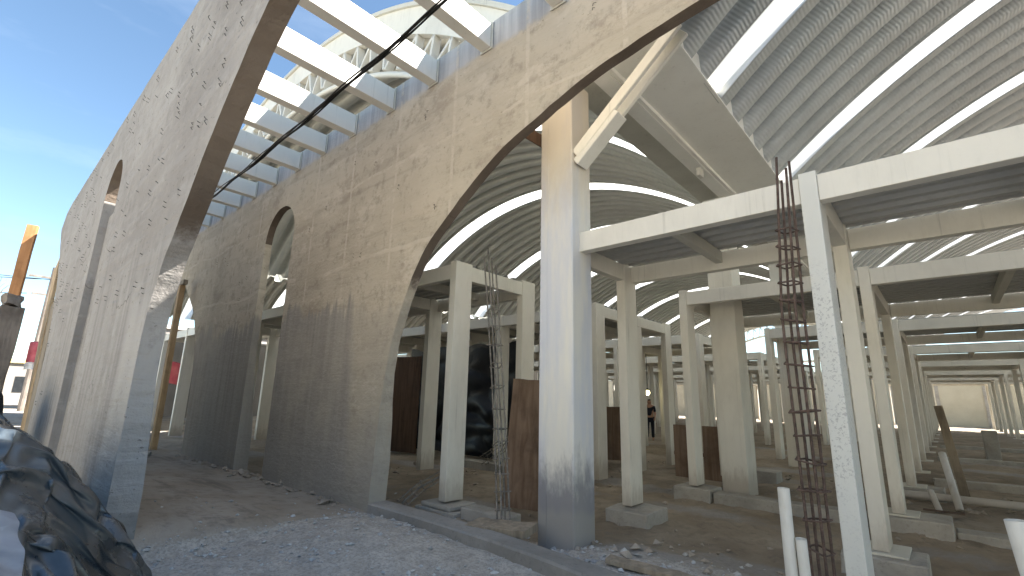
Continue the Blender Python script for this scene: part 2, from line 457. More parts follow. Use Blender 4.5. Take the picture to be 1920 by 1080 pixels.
# ------------------------------------------------------------------ ground (one sheet, out to the horizon)
def ground_z(x, y):
    n = noise.noise((x * 0.7, y * 0.7, 0.3)) * 0.5 + noise.noise((x * 2.1, y * 2.1, 4.0)) * 0.25
    f = noise.noise((x * 7.0, y * 7.0, 1.0))
    n3 = noise.noise((x * 19.0, y * 19.0, 2.0))
    slab = smoothstep(-5.25, -5.85, x + 0.25 * n) * smoothstep(0.9, 1.15, y) * smoothstep(3.9, 3.7, y)
    hall = smoothstep(3.62, 3.95, y - max(0.0, x + 2.2) * 0.12)
    street = -0.25
    mound = 0.10 * math.exp(-((x + 4.6) / 1.3) ** 2 - ((y - 3.0) / 0.7) ** 2) + 0.13 * math.exp(-((x + 2.9) / 0.85) ** 2 - ((y - 3.95) / 0.4) ** 2)
    z = street + mound + 0.045 * n + 0.022 * f + 0.010 * n3
    zs = -0.03 - 0.16 * smoothstep(1.1, 3.6, y) + 0.010 * n + 0.004 * f
    z = z * (1 - slab) + zs * slab
    zh = -0.33 + 0.075 * n + 0.03 * f + 0.009 * n3 + 0.03 * abs(noise.noise((x * 1.4 + y * 0.6, y * 2.6, 6.0)))
    for px, py in ((-5.26, 4.6), (-3.14, 5.75), (-3.2, 8.0), (-0.6, 5.8), (-0.6, 8.0), (-3.14, 4.4), (-4.4, 5.2)):
        zh += 0.035 * math.exp(-((x - px) ** 2 + (y - py) ** 2) / 0.28)
    lift = smoothstep(-3.6, -2.4, x) * smoothstep(5.6, 4.3, y)
    zh += 0.10 * lift
    z = z * (1 - hall) + zh * hall
    if abs(x) > 40 or abs(y) > 70:
        z = -0.25
    return z, slab * (1 - hall), hall, lift

def axis_list(parts):
    out = []
    for a, b, st in parts:
        k = max(1, int(round((b - a) / st)))
        out += [a + (b - a) * i / k for i in range(k)]
    out.append(parts[-1][1])
    return out
gx = axis_list([(-900, -120, 156), (-120, -30, 15), (-30, -16, 0.7), (-16, -7, 0.16), (-7, 1.5, 0.06), (1.5, 12, 0.5), (12, 40, 4), (40, 900, 172)])
gy = axis_list([(-900, -60, 168), (-60, -4, 8), (-4, 0.6, 0.25), (0.6, 4.6, 0.055), (4.6, 10, 0.12), (10, 24, 0.35), (24, 62, 1.2), (62, 120, 8), (120, 900, 156)])
vs, zone = [], []
for y in gy:
    for x in gx:
        z, sl, ha, li = ground_z(x, y)
        vs.append((x, y, z))
        grey = (1 - ha) * (1 - sl) + ha * smoothstep(4.9, 4.05, y + 0.25 * noise.noise((x, y, 9))) * smoothstep(-4.6, -3.2, x) * 0.95
        # dark cement spill strips along the stall rows
        dk = 0.0
        if y > 3.9:
            for f in (5.2, 7.3, 8.6, 11.6, 13.4, 17.2, 19.4):
                dk = max(dk, math.exp(-((y - f) / 0.42) ** 2))
            dk *= 0.35 + 0.65 * smoothstep(-0.1, 0.3, noise.noise((x * 0.5, y * 0.4, 3.0)))
            dk = max(dk, li * 0.95)
        zone.append((min(1, grey), sl, min(1, dk), 1.0))
nx = len(gx)
fs = [(j * nx + i, j * nx + i + 1, (j + 1) * nx + i + 1, (j + 1) * nx + i) for j in range(len(gy) - 1) for i in range(nx - 1)]
me = bpy.data.meshes.new('ground')
me.from_pydata(vs, [], fs)
ca = me.color_attributes.new('zone', 'FLOAT_COLOR', 'POINT')
ca.data.foreach_set('color', [k for c in zone for k in c])
tag(mesh_obj('ground', me, M['ground'], None, True), kind='structure')

# loose chips of broken concrete on the gravel: nobody could count them
def chip_mesh(n, region, smin, smax, seed, dens=None):
    rnd = random.Random(seed)
    V, F = [], []
    base = [Vector(v) for v in ((1, 0, 0), (-1, 0, 0), (0, 1, 0), (0, -1, 0), (0, 0, 1), (0, 0, -1))]
    faces = ((0, 2, 4), (2, 1, 4), (1, 3, 4), (3, 0, 4), (2, 0, 5), (1, 2, 5), (3, 1, 5), (0, 3, 5))
    k = 0
    while k < n:
        x = rnd.uniform(region[0], region[1]); y = rnd.uniform(region[2], region[3])
        if dens and rnd.random() > dens(x, y):
            k += 0.2
            continue
        s = smin + (smax - smin) * rnd.random() ** 4
        z = ground_z(x, y)[0] + s * 0.25
        rot = Matrix.Rotation(rnd.uniform(0, 6.28), 3, 'Z') @ Matrix.Rotation(rnd.uniform(-.5, .5), 3, 'X')
        sc = (s * rnd.uniform(.7, 1.4), s * rnd.uniform(.6, 1.1), s * rnd.uniform(.35, .7))
        o = len(V)
        for v in base:
            p = Vector((v.x * sc[0], v.y * sc[1], v.z * sc[2])) * rnd.uniform(.75, 1.2)
            V.append(rot @ p + Vector((x, y, z)))
        F += [tuple(o + i for i in f) for f in faces]
        k += 1
    m = bpy.data.meshes.new('rubble')
    m.from_pydata([tuple(v) for v in V], [], F)
    return m
def dens(x, y):
    z, sl, ha, li = ground_z(x, y)
    d = (1 - sl * 0.93)
    if y > 3.75: d *= (0.55 * smoothstep(-4.8, -3.2, x) * smoothstep(5.0, 4.2, y) + 0.035)
    c = noise.noise((x * 1.3, y * 1.3, 5.5))
    return d * (0.15 + 0.85 * smoothstep(-0.25, 0.4, c))
tag(mesh_obj('rubble', chip_mesh(6500, (-7.2, 0.4, 0.9, 5.6), 0.005, 0.034, 3, dens), M['chip']), 'grey gravel and pale chips of broken concrete on the ground', 'rubble', kind='stuff')

def dens2(x, y):
    return max(0.0, math.exp(-((x + 2.95) / 0.75) ** 2 - ((y - 3.95) / 0.38) ** 2) + 0.25 * math.exp(-((x + 1.6) / 1.1) ** 2 - ((y - 4.2) / 0.5) ** 2))
tag(mesh_obj('rubble', chip_mesh(1500, (-5.0, 0.2, 3.45, 5.3), 0.006, 0.05, 8, dens2), M['chip']), 'broken plaster and chips piled round the foot of the tall column', 'rubble', kind='stuff')

def dens3(x, y):
    return 0.12 + 0.88 * smoothstep(0.0, 0.35, noise.noise((x * 0.9, y * 0.9, 8.5)))
tag(mesh_obj('rubble', chip_mesh(1500, (-9.5, 1.6, 4.3, 12.5), 0.008, 0.075, 12, dens3), M['clod']), 'clods, stones and scraps strewn over the dirt floor of the hall', 'rubble', kind='stuff')
def dens4(x, y):
    return math.exp(-((x + 9.4) / 0.7) ** 2 - ((y - 3.75) / 0.3) ** 2) + 0.5 * math.exp(-((y - 3.5) / 0.1) ** 2)
tag(mesh_obj('rubble', chip_mesh(420, (-12.8, -5.8, 3.2, 4.2), 0.01, 0.11, 17, dens4), M['clod']), 'broken lumps lying in the doorway of the beige wall and along its foot', 'rubble', kind='stuff')

# ------------------------------------------------------------------ concrete arcade walls
def wall_mesh(outline, y0, thick, seed, rough=0.012, holes=()):
    """outline: list of (x, z); extruded to thick(z) in +Y; slightly ragged edge"""
    def dense(pl, step=0.16):
        out = []
        for i in range(len(pl)):
            a, b = pl[i], pl[(i + 1) % len(pl)]
            L = math.hypot(b[0] - a[0], b[1] - a[1])
            k = max(1, int(L / step))
            for j in range(k):
                t = j / k
                x, z = a[0] + (b[0] - a[0]) * t, a[1] + (b[1] - a[1]) * t
                if z > -0.3:
                    x += rough * noise.noise((x * 5, z * 5, seed)); z += rough * noise.noise((x * 5, z * 5, seed + 9))
                out.append((x, z))
        return out
    loops = [dense(outline)] + [dense(h) for h in holes]
    tri = tessellate_polygon([[Vector((x, z, 0)) for x, z in lp] for lp in loops])
    pts = [p for lp in loops for p in lp]
    n = len(pts)
    V = [(x, y0, z) for x, z in pts] + [(x, y0 + thick(z), z) for x, z in pts]
    F = [tuple(t) for t in tri] + [tuple(n + i for i in t[::-1]) for t in tri]
    o = 0
    for lp in loops:
        k = len(lp)
        F += [(o + i, o + (i + 1) % k, n + o + (i + 1) % k, n + o + i) for i in range(k)]
        o += k
    bm = bmesh.new()
    bv = [bm.verts.new(v) for v in V]
    for f in F:
        try: bm.faces.new([bv[i] for i in f])
        except ValueError: pass
    return bm

def spline(pl, per=6):
    """Catmull-Rom through the points"""
    out = []
    for i in range(len(pl) - 1):
        p0 = pl[max(i - 1, 0)]; p1 = pl[i]; p2 = pl[i + 1]; p3 = pl[min(i + 2, len(pl) - 1)]
        for j in range(per):
            t = j / per
            f = lambda a, b, c, d: 0.5 * (2 * b + (c - a) * t + (2 * a - 5 * b + 4 * c - d) * t * t + (3 * b - a - 3 * c + d) * t ** 3)
            out.append((f(p0[0], p1[0], p2[0], p3[0]), f(p0[1], p1[1], p2[1], p3[1])))
    out.append(pl[-1])
    return out

def mirror(pl, c):
    return [(2 * c - x, z) for x, z in pl[::-1]]

# inner (beige) wall B: right-hand arch, doorway, left arch
halfB = spline([(-5.52, -0.5), (-5.5, -0.2), (-5.44, 0.7), (-5.36, 1.48), (-5.18, 2.15), (-4.77, 2.94), (-4.2, 3.45), (-3.5, 3.93), (-2.95, 4.15), (-2.27, 4.38), (-1.69, 4.49), (-1.0, 4.58), (0.0, 4.63)])
rightB = halfB + [(-x, z) for x, z in halfB[::-1]][1:]
leftB = mirror(rightB, -9.3)
def arch_door(x0, x1, spring, z0):
    c, r = (x0 + x1) / 2, (x1 - x0) / 2
    return [(x0, z0)] + [(c - r * math.cos(PI * k / 16), spring + r * math.sin(PI * k / 16)) for k in range(17)] + [(x1, z0)]
outB = [(-31, -0.5)] + leftB + arch_door(-9.95, -8.68, 4.15, -0.5) + rightB + [(13, -0.5), (13, 5.8), (-31, 5.8)]
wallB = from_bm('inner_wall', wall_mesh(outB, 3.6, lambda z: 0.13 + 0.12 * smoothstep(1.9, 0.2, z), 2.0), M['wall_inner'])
tag(wallB, 'beige concrete arcade wall with tall arched doorway and damp grey lower half', 'wall')

# street (grey) wall A: arch over the viewer, walled-up doorway with a window left open at its top
halfA = spline([(-5.58, -0.5), (-5.57, 0.3), (-5.55, 1.0), (-5.535, 1.65), (-5.475, 1.93), (-5.36, 2.17), (-5.21, 2.42), (-5.0, 2.64), (-4.57, 3.17), (-4.05, 3.7), (-3.54, 4.12), (-2.8, 4.48), (-2.0, 4.7), (-1.0, 4.85), (0.0, 4.9)])
rightA = halfA + [(-x, z) for x, z in halfA[::-1]][1:]
edgeA = spline([(-13.42, -0.5), (-13.44, 0.6), (-13.5, 1.4), (-13.62, 2.1), (-14.25, 3.1), (-15.15, 3.96), (-16.2, 4.75), (-16.85, 5.25)])[::-1]
outA = [(-16.35, 5.58), (-16.85, 5.25)] + edgeA[1:] + arch_door(-10.05, -8.78, 4.12, -0.5) + rightA + [(13, -0.5), (13, 5.66), (-15.7, 5.66)]
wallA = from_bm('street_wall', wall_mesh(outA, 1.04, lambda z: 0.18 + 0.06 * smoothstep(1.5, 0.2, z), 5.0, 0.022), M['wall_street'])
tag(wallA, 'tall grey concrete street wall with walled-up arched niche and sprouting tie wires', 'wall')
bm = bmesh.new()
add_box(bm, (-10.07, 1.145, -0.5), (-8.76, 1.215, 3.98))
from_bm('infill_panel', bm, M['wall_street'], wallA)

def tie_wires(n, x0, x1, z0, z1, y, ok, seed, name, parent):
    rnd = random.Random(seed)
    bm = bmesh.new()
    k = 0
    while k < n:
        x, z = rnd.uniform(x0, x1), rnd.uniform(z0, z1)
        if not ok(x, z): continue
        k += 1
        a = rnd.uniform(-0.5, 0.5)
        for dz in ((0, 0.05) if rnd.random() < 0.75 else (0,)):
            L = rnd.uniform(0.035, 0.085)
            p = Vector((x, y + 0.01, z + dz))
            q = p + Vector((math.cos(a) * L, -rnd.uniform(0.02, 0.045), math.sin(a) * L * 0.6))
            add_tube(bm, [p, (p + q) / 2 + Vector((0, -0.02, 0.008)), q], 0.0033, 4)
    o = from_bm(name, bm, M['wire'], parent)
    o['kind'] = 'stuff'
    return o
def okA(x, z):
    if -10.2 < x < -8.65 and z < 4.9: return False
    if x > -5.6: return z > 2.2 + (x + 5.3) * 1.05 + 0.25
    if x < -13.6: return z > 2.3 + (-13.6 - x) * 1.0
    return z > 2.2 or random.random() < 0.06
tie_wires(150, -15.5, -3.2, 0.6, 5.5, 1.04, okA, 4, 'tie_wires', wallA)
def okB(x, z):
    if -10.2 < x < -8.5 and z < 5: return False
    if x > -5.4: return z > 2.8 + (x + 5.2) * 0.75
    return x > -13.2
tie_wires(20, -13, -2.0, 2.4, 5.2, 3.6, okB, 11, 'tie_wires', wallB)

# foundation beam under the arch of the inner wall
bm = bmesh.new()
kp = [(-5.5, 3.60), (-4.8, 3.60), (-4.1, 3.585), (-3.4, 3.55), (-2.8, 3.49), (-2.3, 3.42), (-1.9, 3.37)]
rows = []
for x, y in kp:
    w = 0.012 * noise.noise((x * 3, 1, 1))
    rows.append([bm.verts.new((x, y + w, -0.45)), bm.verts.new((x, y + w, -0.115)), bm.verts.new((x, y + 0.02, -0.098 + w)), bm.verts.new((x, y + 0.26, -0.10 - w)), bm.verts.new((x, y + 0.28, -0.45))])
for a, b in zip(rows, rows[1:]):
    for k in range(4): bm.faces.new((a[k], a[k + 1], b[k + 1], b[k]))
bm.faces.new(rows[0]); bm.faces.new(rows[-1])
kerb = from_bm('foundation_beam', bm, M['kerb'])
tag(kerb, 'low rough concrete foundation beam running under the open arch', 'foundation beam')

# ------------------------------------------------------------------ pergola beams between the two walls
ORD = 'first second third fourth fifth sixth seventh eighth ninth tenth eleventh twelfth thirteenth'.split()
bx = [-2.62, -3.71, -4.75, -5.74, -6.83, -7.83, -8.82, -9.89, -10.95, -11.86, -12.92, -13.95, -15.0]
bm = bmesh.new()
add_box(bm, (-0.08, 1.235, 0), (0.08, 3.575, 0.335), 0.008)
proto = from_bm('pergola_beam', bm, M['paint_beam'])
bm = bmesh.new()
add_box(bm, (-0.105, 3.578, -0.02), (0.105, 3.592, 0.36), 0.003)
from_bm('end_plate', bm, M['paint_dull'], proto)
for i, x in enumerate(bx):
    o = proto if i == 0 else copy_tree(proto)
    o.location = (x, 0, 5.42)
    o.rotation_euler = (0, 0, random.uniform(-0.004, 0.004))
    where = {0: 'only its end shows over the big arch', 1: 'above the cable bundle', 12: 'farthest of the row'}.get(i, 'counting from the big arch')
    tag(o, f'white steel pergola beam between the two concrete walls, {ORD[i]} of the row, {where}', 'beam', 'pergola beams between the concrete walls')

# cable bundle slung under the beams
bm = bmesh.new()
rnd = random.Random(5)
for s in range(5):
    oy, oz, ph = rnd.uniform(-.014, .014), rnd.uniform(-.016, .016), rnd.uniform(0, 6)
    pts = []
    for k in range(41):
        t = k / 40
        x = -1.4 - t * 11.2
        sag = 4.98 - 0.45 * t + 0.0 * t
        z = sag - 0.07 * math.sin(PI * t) + oz + 0.012 * math.cos(40 * t + ph) + (0.10 * t if s == 4 else 0)
        y = 2.4 + oy * (1 + 2.5 * max(0, 0.35 - t) + 1.0 * math.sin(6 * t + ph)) + 0.010 * math.sin(40 * t + ph)
        pts.append((x, y, z))
    add_tube(bm, pts, 0.0105 if s < 3 else 0.007, 6)
tag(from_bm('cable_bundle', bm, M['cable'], None, True), 'twisted black cable bundle slung below the pergola beams', 'cable')

# ------------------------------------------------------------------ vault roofs
def arc_pt(cx, cz, R, a):
    return cx + R * math.sin(a), cz + R * math.cos(a)
def roof_profile(y, pitch=0.52):
    t = (y / pitch) % 1.0
    D = 0.19
    if t < 0.44: return 0.0
    if t < 0.56: return D * smoothstep(0.44, 0.56, t)
    if t < 0.88: return D
    return D * (1 - smoothstep(0.88, 1.0, t))
def vault_piece(name, cx, cz, R, a0, a1, y0, y1, mat, parent, flat=False, na=56):
    if flat:
        ys = [y0, (y0 + y1) / 2, y1]
    else:
        ys, y = [], y0
        cand = sorted({round(y0 + (k + t) * 0.52, 4) for k in range(0, int((y1 - y0) / 0.52) + 2) for t in (0.0, 0.44, 0.48, 0.52, 0.56, 0.88, 0.92, 0.96)})
        ys = [y0] + [c for c in cand if y0 + 0.01 < c < y1 - 0.08] + [y1 - 0.07, y1 - 0.035, y1]
    V, F, UV = [], [], []
    for y in ys:
        d = -0.008 if flat else roof_profile(y - y0 + 1e-5) * smoothstep(0, 0.07, y - y0) * smoothstep(0, 0.07, y1 - y)
        for i in range(na + 1):
            a = a0 + (a1 - a0) * i / na
            x, z = arc_pt(cx, cz, R + d, a)
            V.append((x, y, z)); UV.append((R * (a - a0), y))
    w = na + 1
    for j in range(len(ys) - 1):
        for i in range(na):
            F.append((j * w + i, j * w + i + 1, (j + 1) * w + i + 1, (j + 1) * w + i))
    m = bpy.data.meshes.new(name)
    m.from_pydata(V, [], F)
    ul = m.uv_layers.new(name='UVMap')
    idx = np.empty(len(m.loops), dtype=np.int32); m.loops.foreach_get('vertex_index', idx)
    ul.data.foreach_set('uv', np.array(UV, dtype=np.float32)[idx].ravel())
    return mesh_obj(name, m, mat, parent, True)

YEND = 50.0
def vault(label, cx, cz, R, a0, a1, sky, width, y0, mat, na, smat='skylight'):
    root = empty('vault_roof', (0, 0, 0), label, 'roof')
    y = y0
    for s in sky:
        vault_piece('roof_sheet', cx, cz, R, a0, a1, y, s, mat, root, na=na)
        vault_piece('skylight', cx, cz, R, a0, a1, s - 0.03, s + width + 0.03, M[smat], root, True, na=na)
        y = s + width
    vault_piece('roof_sheet', cx, cz, R, a0, a1, y, YEND, mat, root, na=na)
    # sheet laps: thin dark straps across every skylight
    bm = bmesh.new()
    for s in sky:
        for a in (a0 * 0.42 + a1 * 0.08, a0 * 0.0 + a1 * 0.22) if a0 < 0 else ():
            x, z = arc_pt(cx, cz, R + 0.02, a)
            add_bar(bm, (x, s - 0.02, z), (x, s + width + 0.02, z), 0.05, 0.02, (math.sin(a), 0, math.cos(a)))
    from_bm('lap_straps', bm, M['paint_dull'], root)
    return root
# left vault
cxL, RL = -10.6, 10.2
czL = 8.6 - RL
aL = math.acos((5.4 - czL) / RL)
skyL = [8.0 + 4.65 * k for k in range(9)]
vaultL = vault('grey corrugated barrel vault roof behind the beige wall, seen through the arch', cxL, czL, RL, -aL, aL, skyL, 0.6, 4.2, M['roof_left'], 56)
# right vault
RR = 13.32
cxR, czR = 7.25, 8.6 - RR
aR = math.acos((5.1 - czR) / RR)
skyR = [5.5 + 3.42 * k for k in range(13)]
vaultR = vault('silver corrugated barrel vault roof with pale skylight strips over the right-hand stalls', cxR, czR, RR, -aR, aR, skyR, 0.48, 4.25, M['roof_right'], 60, 'skylight_darker')
vault('farther grey barrel vault roof glimpsed through the arched doorway', cxL - 15.6, czL, RL, -aL, aL, skyL, 0.52, 4.2, M['roof_left'], 40)

# valley gutter between the vaults, carried by the big columns
gut = empty('valley_gutter', (0, 0, 0), 'wide white steel gutter girder running back between the two vault roofs', 'gutter')
bm = bmesh.new()
add_box(bm, (-2.46, 4.3, 5.10), (-1.70, YEND, 5.13))
add_box(bm, (-1.94, 4.3, 5.133), (-1.705, YEND, 5.34))
from_bm('soffit_plate', bm, M['paint_soffit'], gut)
bm = bmesh.new()
add_box(bm, (-2.74, 4.28, 5.04), (-2.52, YEND, 5.068))
add_box(bm, (-2.70, 4.28, 5.071), (-2.50, YEND, 5.42))
add_box(bm, (-2.515, 4.28, 5.05), (-2.465, YEND, 5.22))
from_bm('girder', bm, M['paint_soffit'], gut)
bm = bmesh.new()
add_box(bm, (-3.3, 4.3, 5.30), (-2.705, YEND, 5.33))
add_box(bm, (-3.2, 4.3, 5.333), (-2.96, YEND, 5.64))
from_bm('side_plate', bm, M['paint_dull'], gut)
for y in (7.6, 13.5, 20, 26, 33, 40):
    bm = bmesh.new(); add_box(bm, (-2.62, y - 0.08, 4.9), (-2.56, y + 0.08, 5.037))
    from_bm('stiffener', bm, M['paint_white'], gut)

# gable of the left vault above the beige wall
def make_gable(gc, label):
    gab = empty('gable_truss', (0, 0, 0), label, 'truss')
    def gpt(R, a): return gc + R * math.sin(a), 8.85 - 10.8 + R * math.cos(a)
    def band(bm, R0, R1, y0, y1, a0, a1, n=60):
        prev = None
        for i in range(n + 1):
            a = a0 + (a1 - a0) * i / n
            x0, z0 = gpt(R0, a); x1, z1 = gpt(R1, a)
            cur = [bm.verts.new(p) for p in ((x0, y0, z0), (x1, y0, z1), (x1, y1, z1), (x0, y1, z0))]
            if prev:
                for k in range(4): bm.faces.new((prev[k], prev[(k + 1) % 4], cur[(k + 1) % 4], cur[k]))
            else: bm.faces.new(cur)
            prev = cur
        bm.faces.new(prev[::-1])
    am = 0.76
    bm = bmesh.new(); band(bm, 10.34, 10.72, 3.98, 4.02, -am, am)
    from_bm('fascia', bm, M['paint'], gab)
    bm = bmesh.new(); band(bm, 10.725, 10.80, 3.94, 4.06, -am, am)
    from_bm('rim', bm, M['paint_dull'], gab)
    bm = bmesh.new(); band(bm, 10.22, 10.335, 3.96, 4.08, -am, am)
    from_bm('top_chord', bm, M['paint'], gab)
    bm = bmesh.new()
    add_tube(bm, [(gpt(9.55, -am + 2 * am * k / 50)[0], 4.03, gpt(9.55, -am + 2 * am * k / 50)[1]) for k in range(51)], 0.055, 8)
    from_bm('bottom_chord', bm, M['paint_white'], gab, True)
    nw = 27
    for k in range(nw):
        a = -0.70 + 1.40 * k / nw
        b = a + 0.70 / nw
        for s, e in ((a, b), (a + 1.40 / nw, b + 0.006)):
            bm = bmesh.new()
            x0, z0 = gpt(10.21, s); x1, z1 = gpt(9.61, e)
            add_bar(bm, (x0, 4.03, z0), (x1, 4.03, z1), 0.05, 0.15, (0, 1, 0), 0.006)
            from_bm('web_member', bm, M['paint_white'], gab)
make_gable(-10.6, 'cream curved gable fascia with white lattice truss above the beige wall')
make_gable(6.0, 'right-hand gable fascia and truss, its low end just above the big arch')

# far gable of the left vault: open lattice against the sky
fg = empty('far_gable_truss', (0, 0, 0), 'white lattice gable truss against bright sky at the far end of the hall', 'truss')
bm = bmesh.new()
for R in (10.15, 9.2):
    add_tube(bm, [(cxL + R * math.sin(-aL + 2 * aL * k / 40), YEND - 0.3, czL + R * math.cos(-aL + 2 * aL * k / 40)) for k in range(41)], 0.09, 6)
add_bar(bm, (-18, YEND - 0.3, 5.0), (-3.3, YEND - 0.3, 5.0), 0.2, 0.2)
from_bm('chord', bm, M['paint_white'], fg)
bm = bmesh.new()
for k in range(28):
    a = -aL + 2 * aL * k / 28; b = a + aL / 28
    for s, e in ((a, b), (b, a + 2 * aL / 28)):
        R0, R1 = (10.15, 9.2) if s == a else (9.2, 10.15)
        add_bar(bm, (cxL + R0 * math.sin(s), YEND - 0.3, czL + R0 * math.cos(s)), (cxL + R1 * math.sin(e), YEND - 0.3, czL + R1 * math.cos(e)), 0.09, 0.06)
from_bm('lattice', bm, M['paint_white'], fg)

# ------------------------------------------------------------------ big roof columns
def roof_column(x0, x1, y0, y1, zb, zt, label, mat):
    root = empty('roof_column', ((x0 + x1) / 2, y0, zb), label, 'column', 'big columns carrying the valley gutter')
    ox, oy, oz = root.location
    L = lambda p: (p[0] - ox, p[1] - oy, p[2] - oz)
    bm = bmesh.new()
    add_box(bm, L((x0, y0, zb)), L((x1, y1, zt)), 0.012)
    from_bm('shaft', bm, mat, root)
    bm = bmesh.new()   # edge cover strips and weld seam
    add_box(bm, L((x0 + 0.11, y0 - 0.004, zb)), L((x0 + 0.118, y0 + 0.001, zt - 0.1)))
    add_box(bm, L((x1 - 0.03, y0 - 0.005, zb)), L((x1 - 0.012, y0 + 0.001, zt - 0.1)))
    from_bm('weld_seam', bm, mat, root)
    return root, L
c1, L = roof_column(-3.37, -2.91, 4.27, 4.66, -0.42, 5.04, 'tall white steel roof column beside the big arch, dark cement stains at its foot', M['column'])
bm = bmesh.new()
d = Vector((-1.66, 0, 5.06)) - Vector((-2.93, 0, 3.98))
for y in (4.335, 4.505):
    add_bar(bm, L((-2.90, y, 4.03)), L((-1.60, y, 5.12)), 0.13, 0.055, (0, 1, 0), 0.008)
from_bm('knee_brace', bm, M['paint'], c1)
bm = bmesh.new()
add_bar(bm, L((-2.90, 4.42, 3.93)), L((-2.35, 4.42, 4.39)), 0.10, 0.21, (0, 1, 0), 0.008)
from_bm('brace_gusset', bm, M['paint_white'], c1)
bm = bmesh.new()
add_bar(bm, L((-3.372, 4.44, 4.36)), L((-3.95, 4.44, 4.86)), 0.14, 0.2, (0, 1, 0), 0.008)
from_bm('knee_brace', bm, M['ply_dark'], c1)
roof_column(-3.05, -2.62, 8.95, 9.45, -0.4, 5.04, 'wide white roof column behind the low brown hoarding, second in the column line', M['paint'])
roof_column(-3.22, -2.8, 14.4, 15.0, -0.4, 5.04, 'white roof column third in the line behind the big one', M['paint_white'])
roof_column(-3.22, -2.8, 20.8, 21.4, -0.4, 5.04, 'white roof column fourth in the line, small in the distance', M['paint_white'])
roof_column(-3.22, -2.8, 27.2, 27.8, -0.4, 5.04, 'white roof column fifth in the line, far back between stalls', M['paint_white'])

# ------------------------------------------------------------------ market stall frames (welded steel: posts, beams, deck)
ZB, ZT = 2.85, 3.08
def bxo(name, lo, hi, mat, parent, bev=0.006):
    bm = bmesh.new(); add_box(bm, lo, hi, bev)
    return from_bm(name, bm, mat, parent)
def deck_mesh(x0, x1, y0, y1, z):
    bm = bmesh.new()
    pitch, prof = 0.22, ((0, 0), (0.08, 0), (0.11, 0.05), (0.19, 0.05), (0.22, 0))
    pts, y = [], y0
    while y < y1:
        for a, h in prof[:-1]:
            if y + a < y1: pts.append((y + a, z + h))
        y += pitch
    pts.append((y1, z))
    top = [(bm.verts.new((x0, a, b)), bm.verts.new((x1, a, b))) for a, b in pts]
    for p, q in zip(top, top[1:]): bm.faces.new((p[0], p[1], q[1], q[0]))
    me = bpy.data.meshes.new('deck_sheet')
    uvl = bm.loops.layers.uv.new('UVMap')
    for f in bm.faces:
        for lp in f.loops: lp[uvl].uv = (lp.vert.co.x, lp.vert.co.y)
    bm.to_mesh(me); bm.free()
    return me
PW, PD = 0.065, 0.165     # half width, half depth of a post
def stall_frame(xs, depth, front_skip=(), mats=None, zfoot=-0.10, zend=(ZB, ZT), mid=(), over=0.0, plates=True):
    root = empty('stall_frame')
    zb, zt = zend
    P = mats or {}
    for i, x in enumerate(xs):
        for r, yc in enumerate((PD, depth - PD)):
            if r == 0 and i in front_skip: continue
            m = P.get((i, r), M['paint'])
            bxo('post', (x - PW, yc - PD, zfoot), (x + PW, yc + PD, zt + 0.035), m, root)
            if plates and i >= 1: bxo('base_plate', (x - 0.16, yc - 0.24, zfoot - 0.022), (x + 0.20, yc + 0.24, zfoot - 0.002), M['paint_dull'], root, 0.003)
    for x in mid:
        bxo('post', (x - PW, depth / 2 - PD, zfoot), (x + PW, depth / 2 + PD, zb - 0.002), M['paint'], root)
    for r, y in enumerate((0.015, depth - 0.135)):
        for i in range(len(xs) - 1):
            bxo('front_beam' if r == 0 else 'back_beam', (xs[i] + PW + 0.002, y, zb), (xs[i + 1] - PW - 0.002, y + 0.12, zt), M['paint_white'] if r == 0 else M['paint'], root)
    for i, x in enumerate(xs):
        y0 = 2 * PD + 0.002 if i not in front_skip else 0.137
        bxo('side_beam', (x - PW + 0.006, y0, zb + 0.002), (x + PW - 0.006, depth - 2 * PD - 0.002, zt - 0.002), M['paint'], root)
        if i + 1 < len(xs):
            xm = (x + xs[i + 1]) / 2
            bxo('joist', (xm - 0.045, 0.138, zt - 0.15), (xm + 0.045, depth - 0.138, zt - 0.004), M['paint_dull'], root)
    mesh_obj('deck_sheet', deck_mesh(xs[0] + over, xs[-1] - 0.0, 0.14, depth - 0.19, zt + 0.004), M['deck'], root)
    return root

# right-hand blocks: x positions of the post lines
XR = [-3.22, -0.625, 2.33, 5.1, 7.9]
FRONT = [4.4, 8.1, 13.55, 19.75, 26.1, 33.0, 39.4, 45.4]
NTH = ['front', 'second', 'third', 'fourth', 'fifth', 'sixth', 'seventh', 'last']
GR = 'white stall frames of the right-hand block'
s1 = stall_frame(XR, 1.84, (0,), {(1, 0): M['primer']}, zfoot=-0.10)
s1.location = (0, 4.4, 0)
tag(s1, 'nearest white steel stall frame joined to the tall roof column, one post speckled with primer', 'stall frame', GR)
rp = stall_frame(XR, 3.3, mid=(XR[0],))
rlab = ['second white stall frame back in the right-hand block, wide roof column inside it',
        'third white stall frame back along the right-hand aisle', 'fourth white stall frame back along the right-hand aisle',
        'fifth white stall frame back along the right-hand aisle', 'sixth white stall frame back along the right-hand aisle',
        'seventh white stall frame back along the right-hand aisle', 'last white stall frame at the end of the right-hand aisle, before the far wall']
for i, y in enumerate(FRONT[1:]):
    o = rp if i == 0 else copy_tree(rp)
    o.location = (0, y, 0)
    tag(o, rlab[i], 'stall frame', GR)

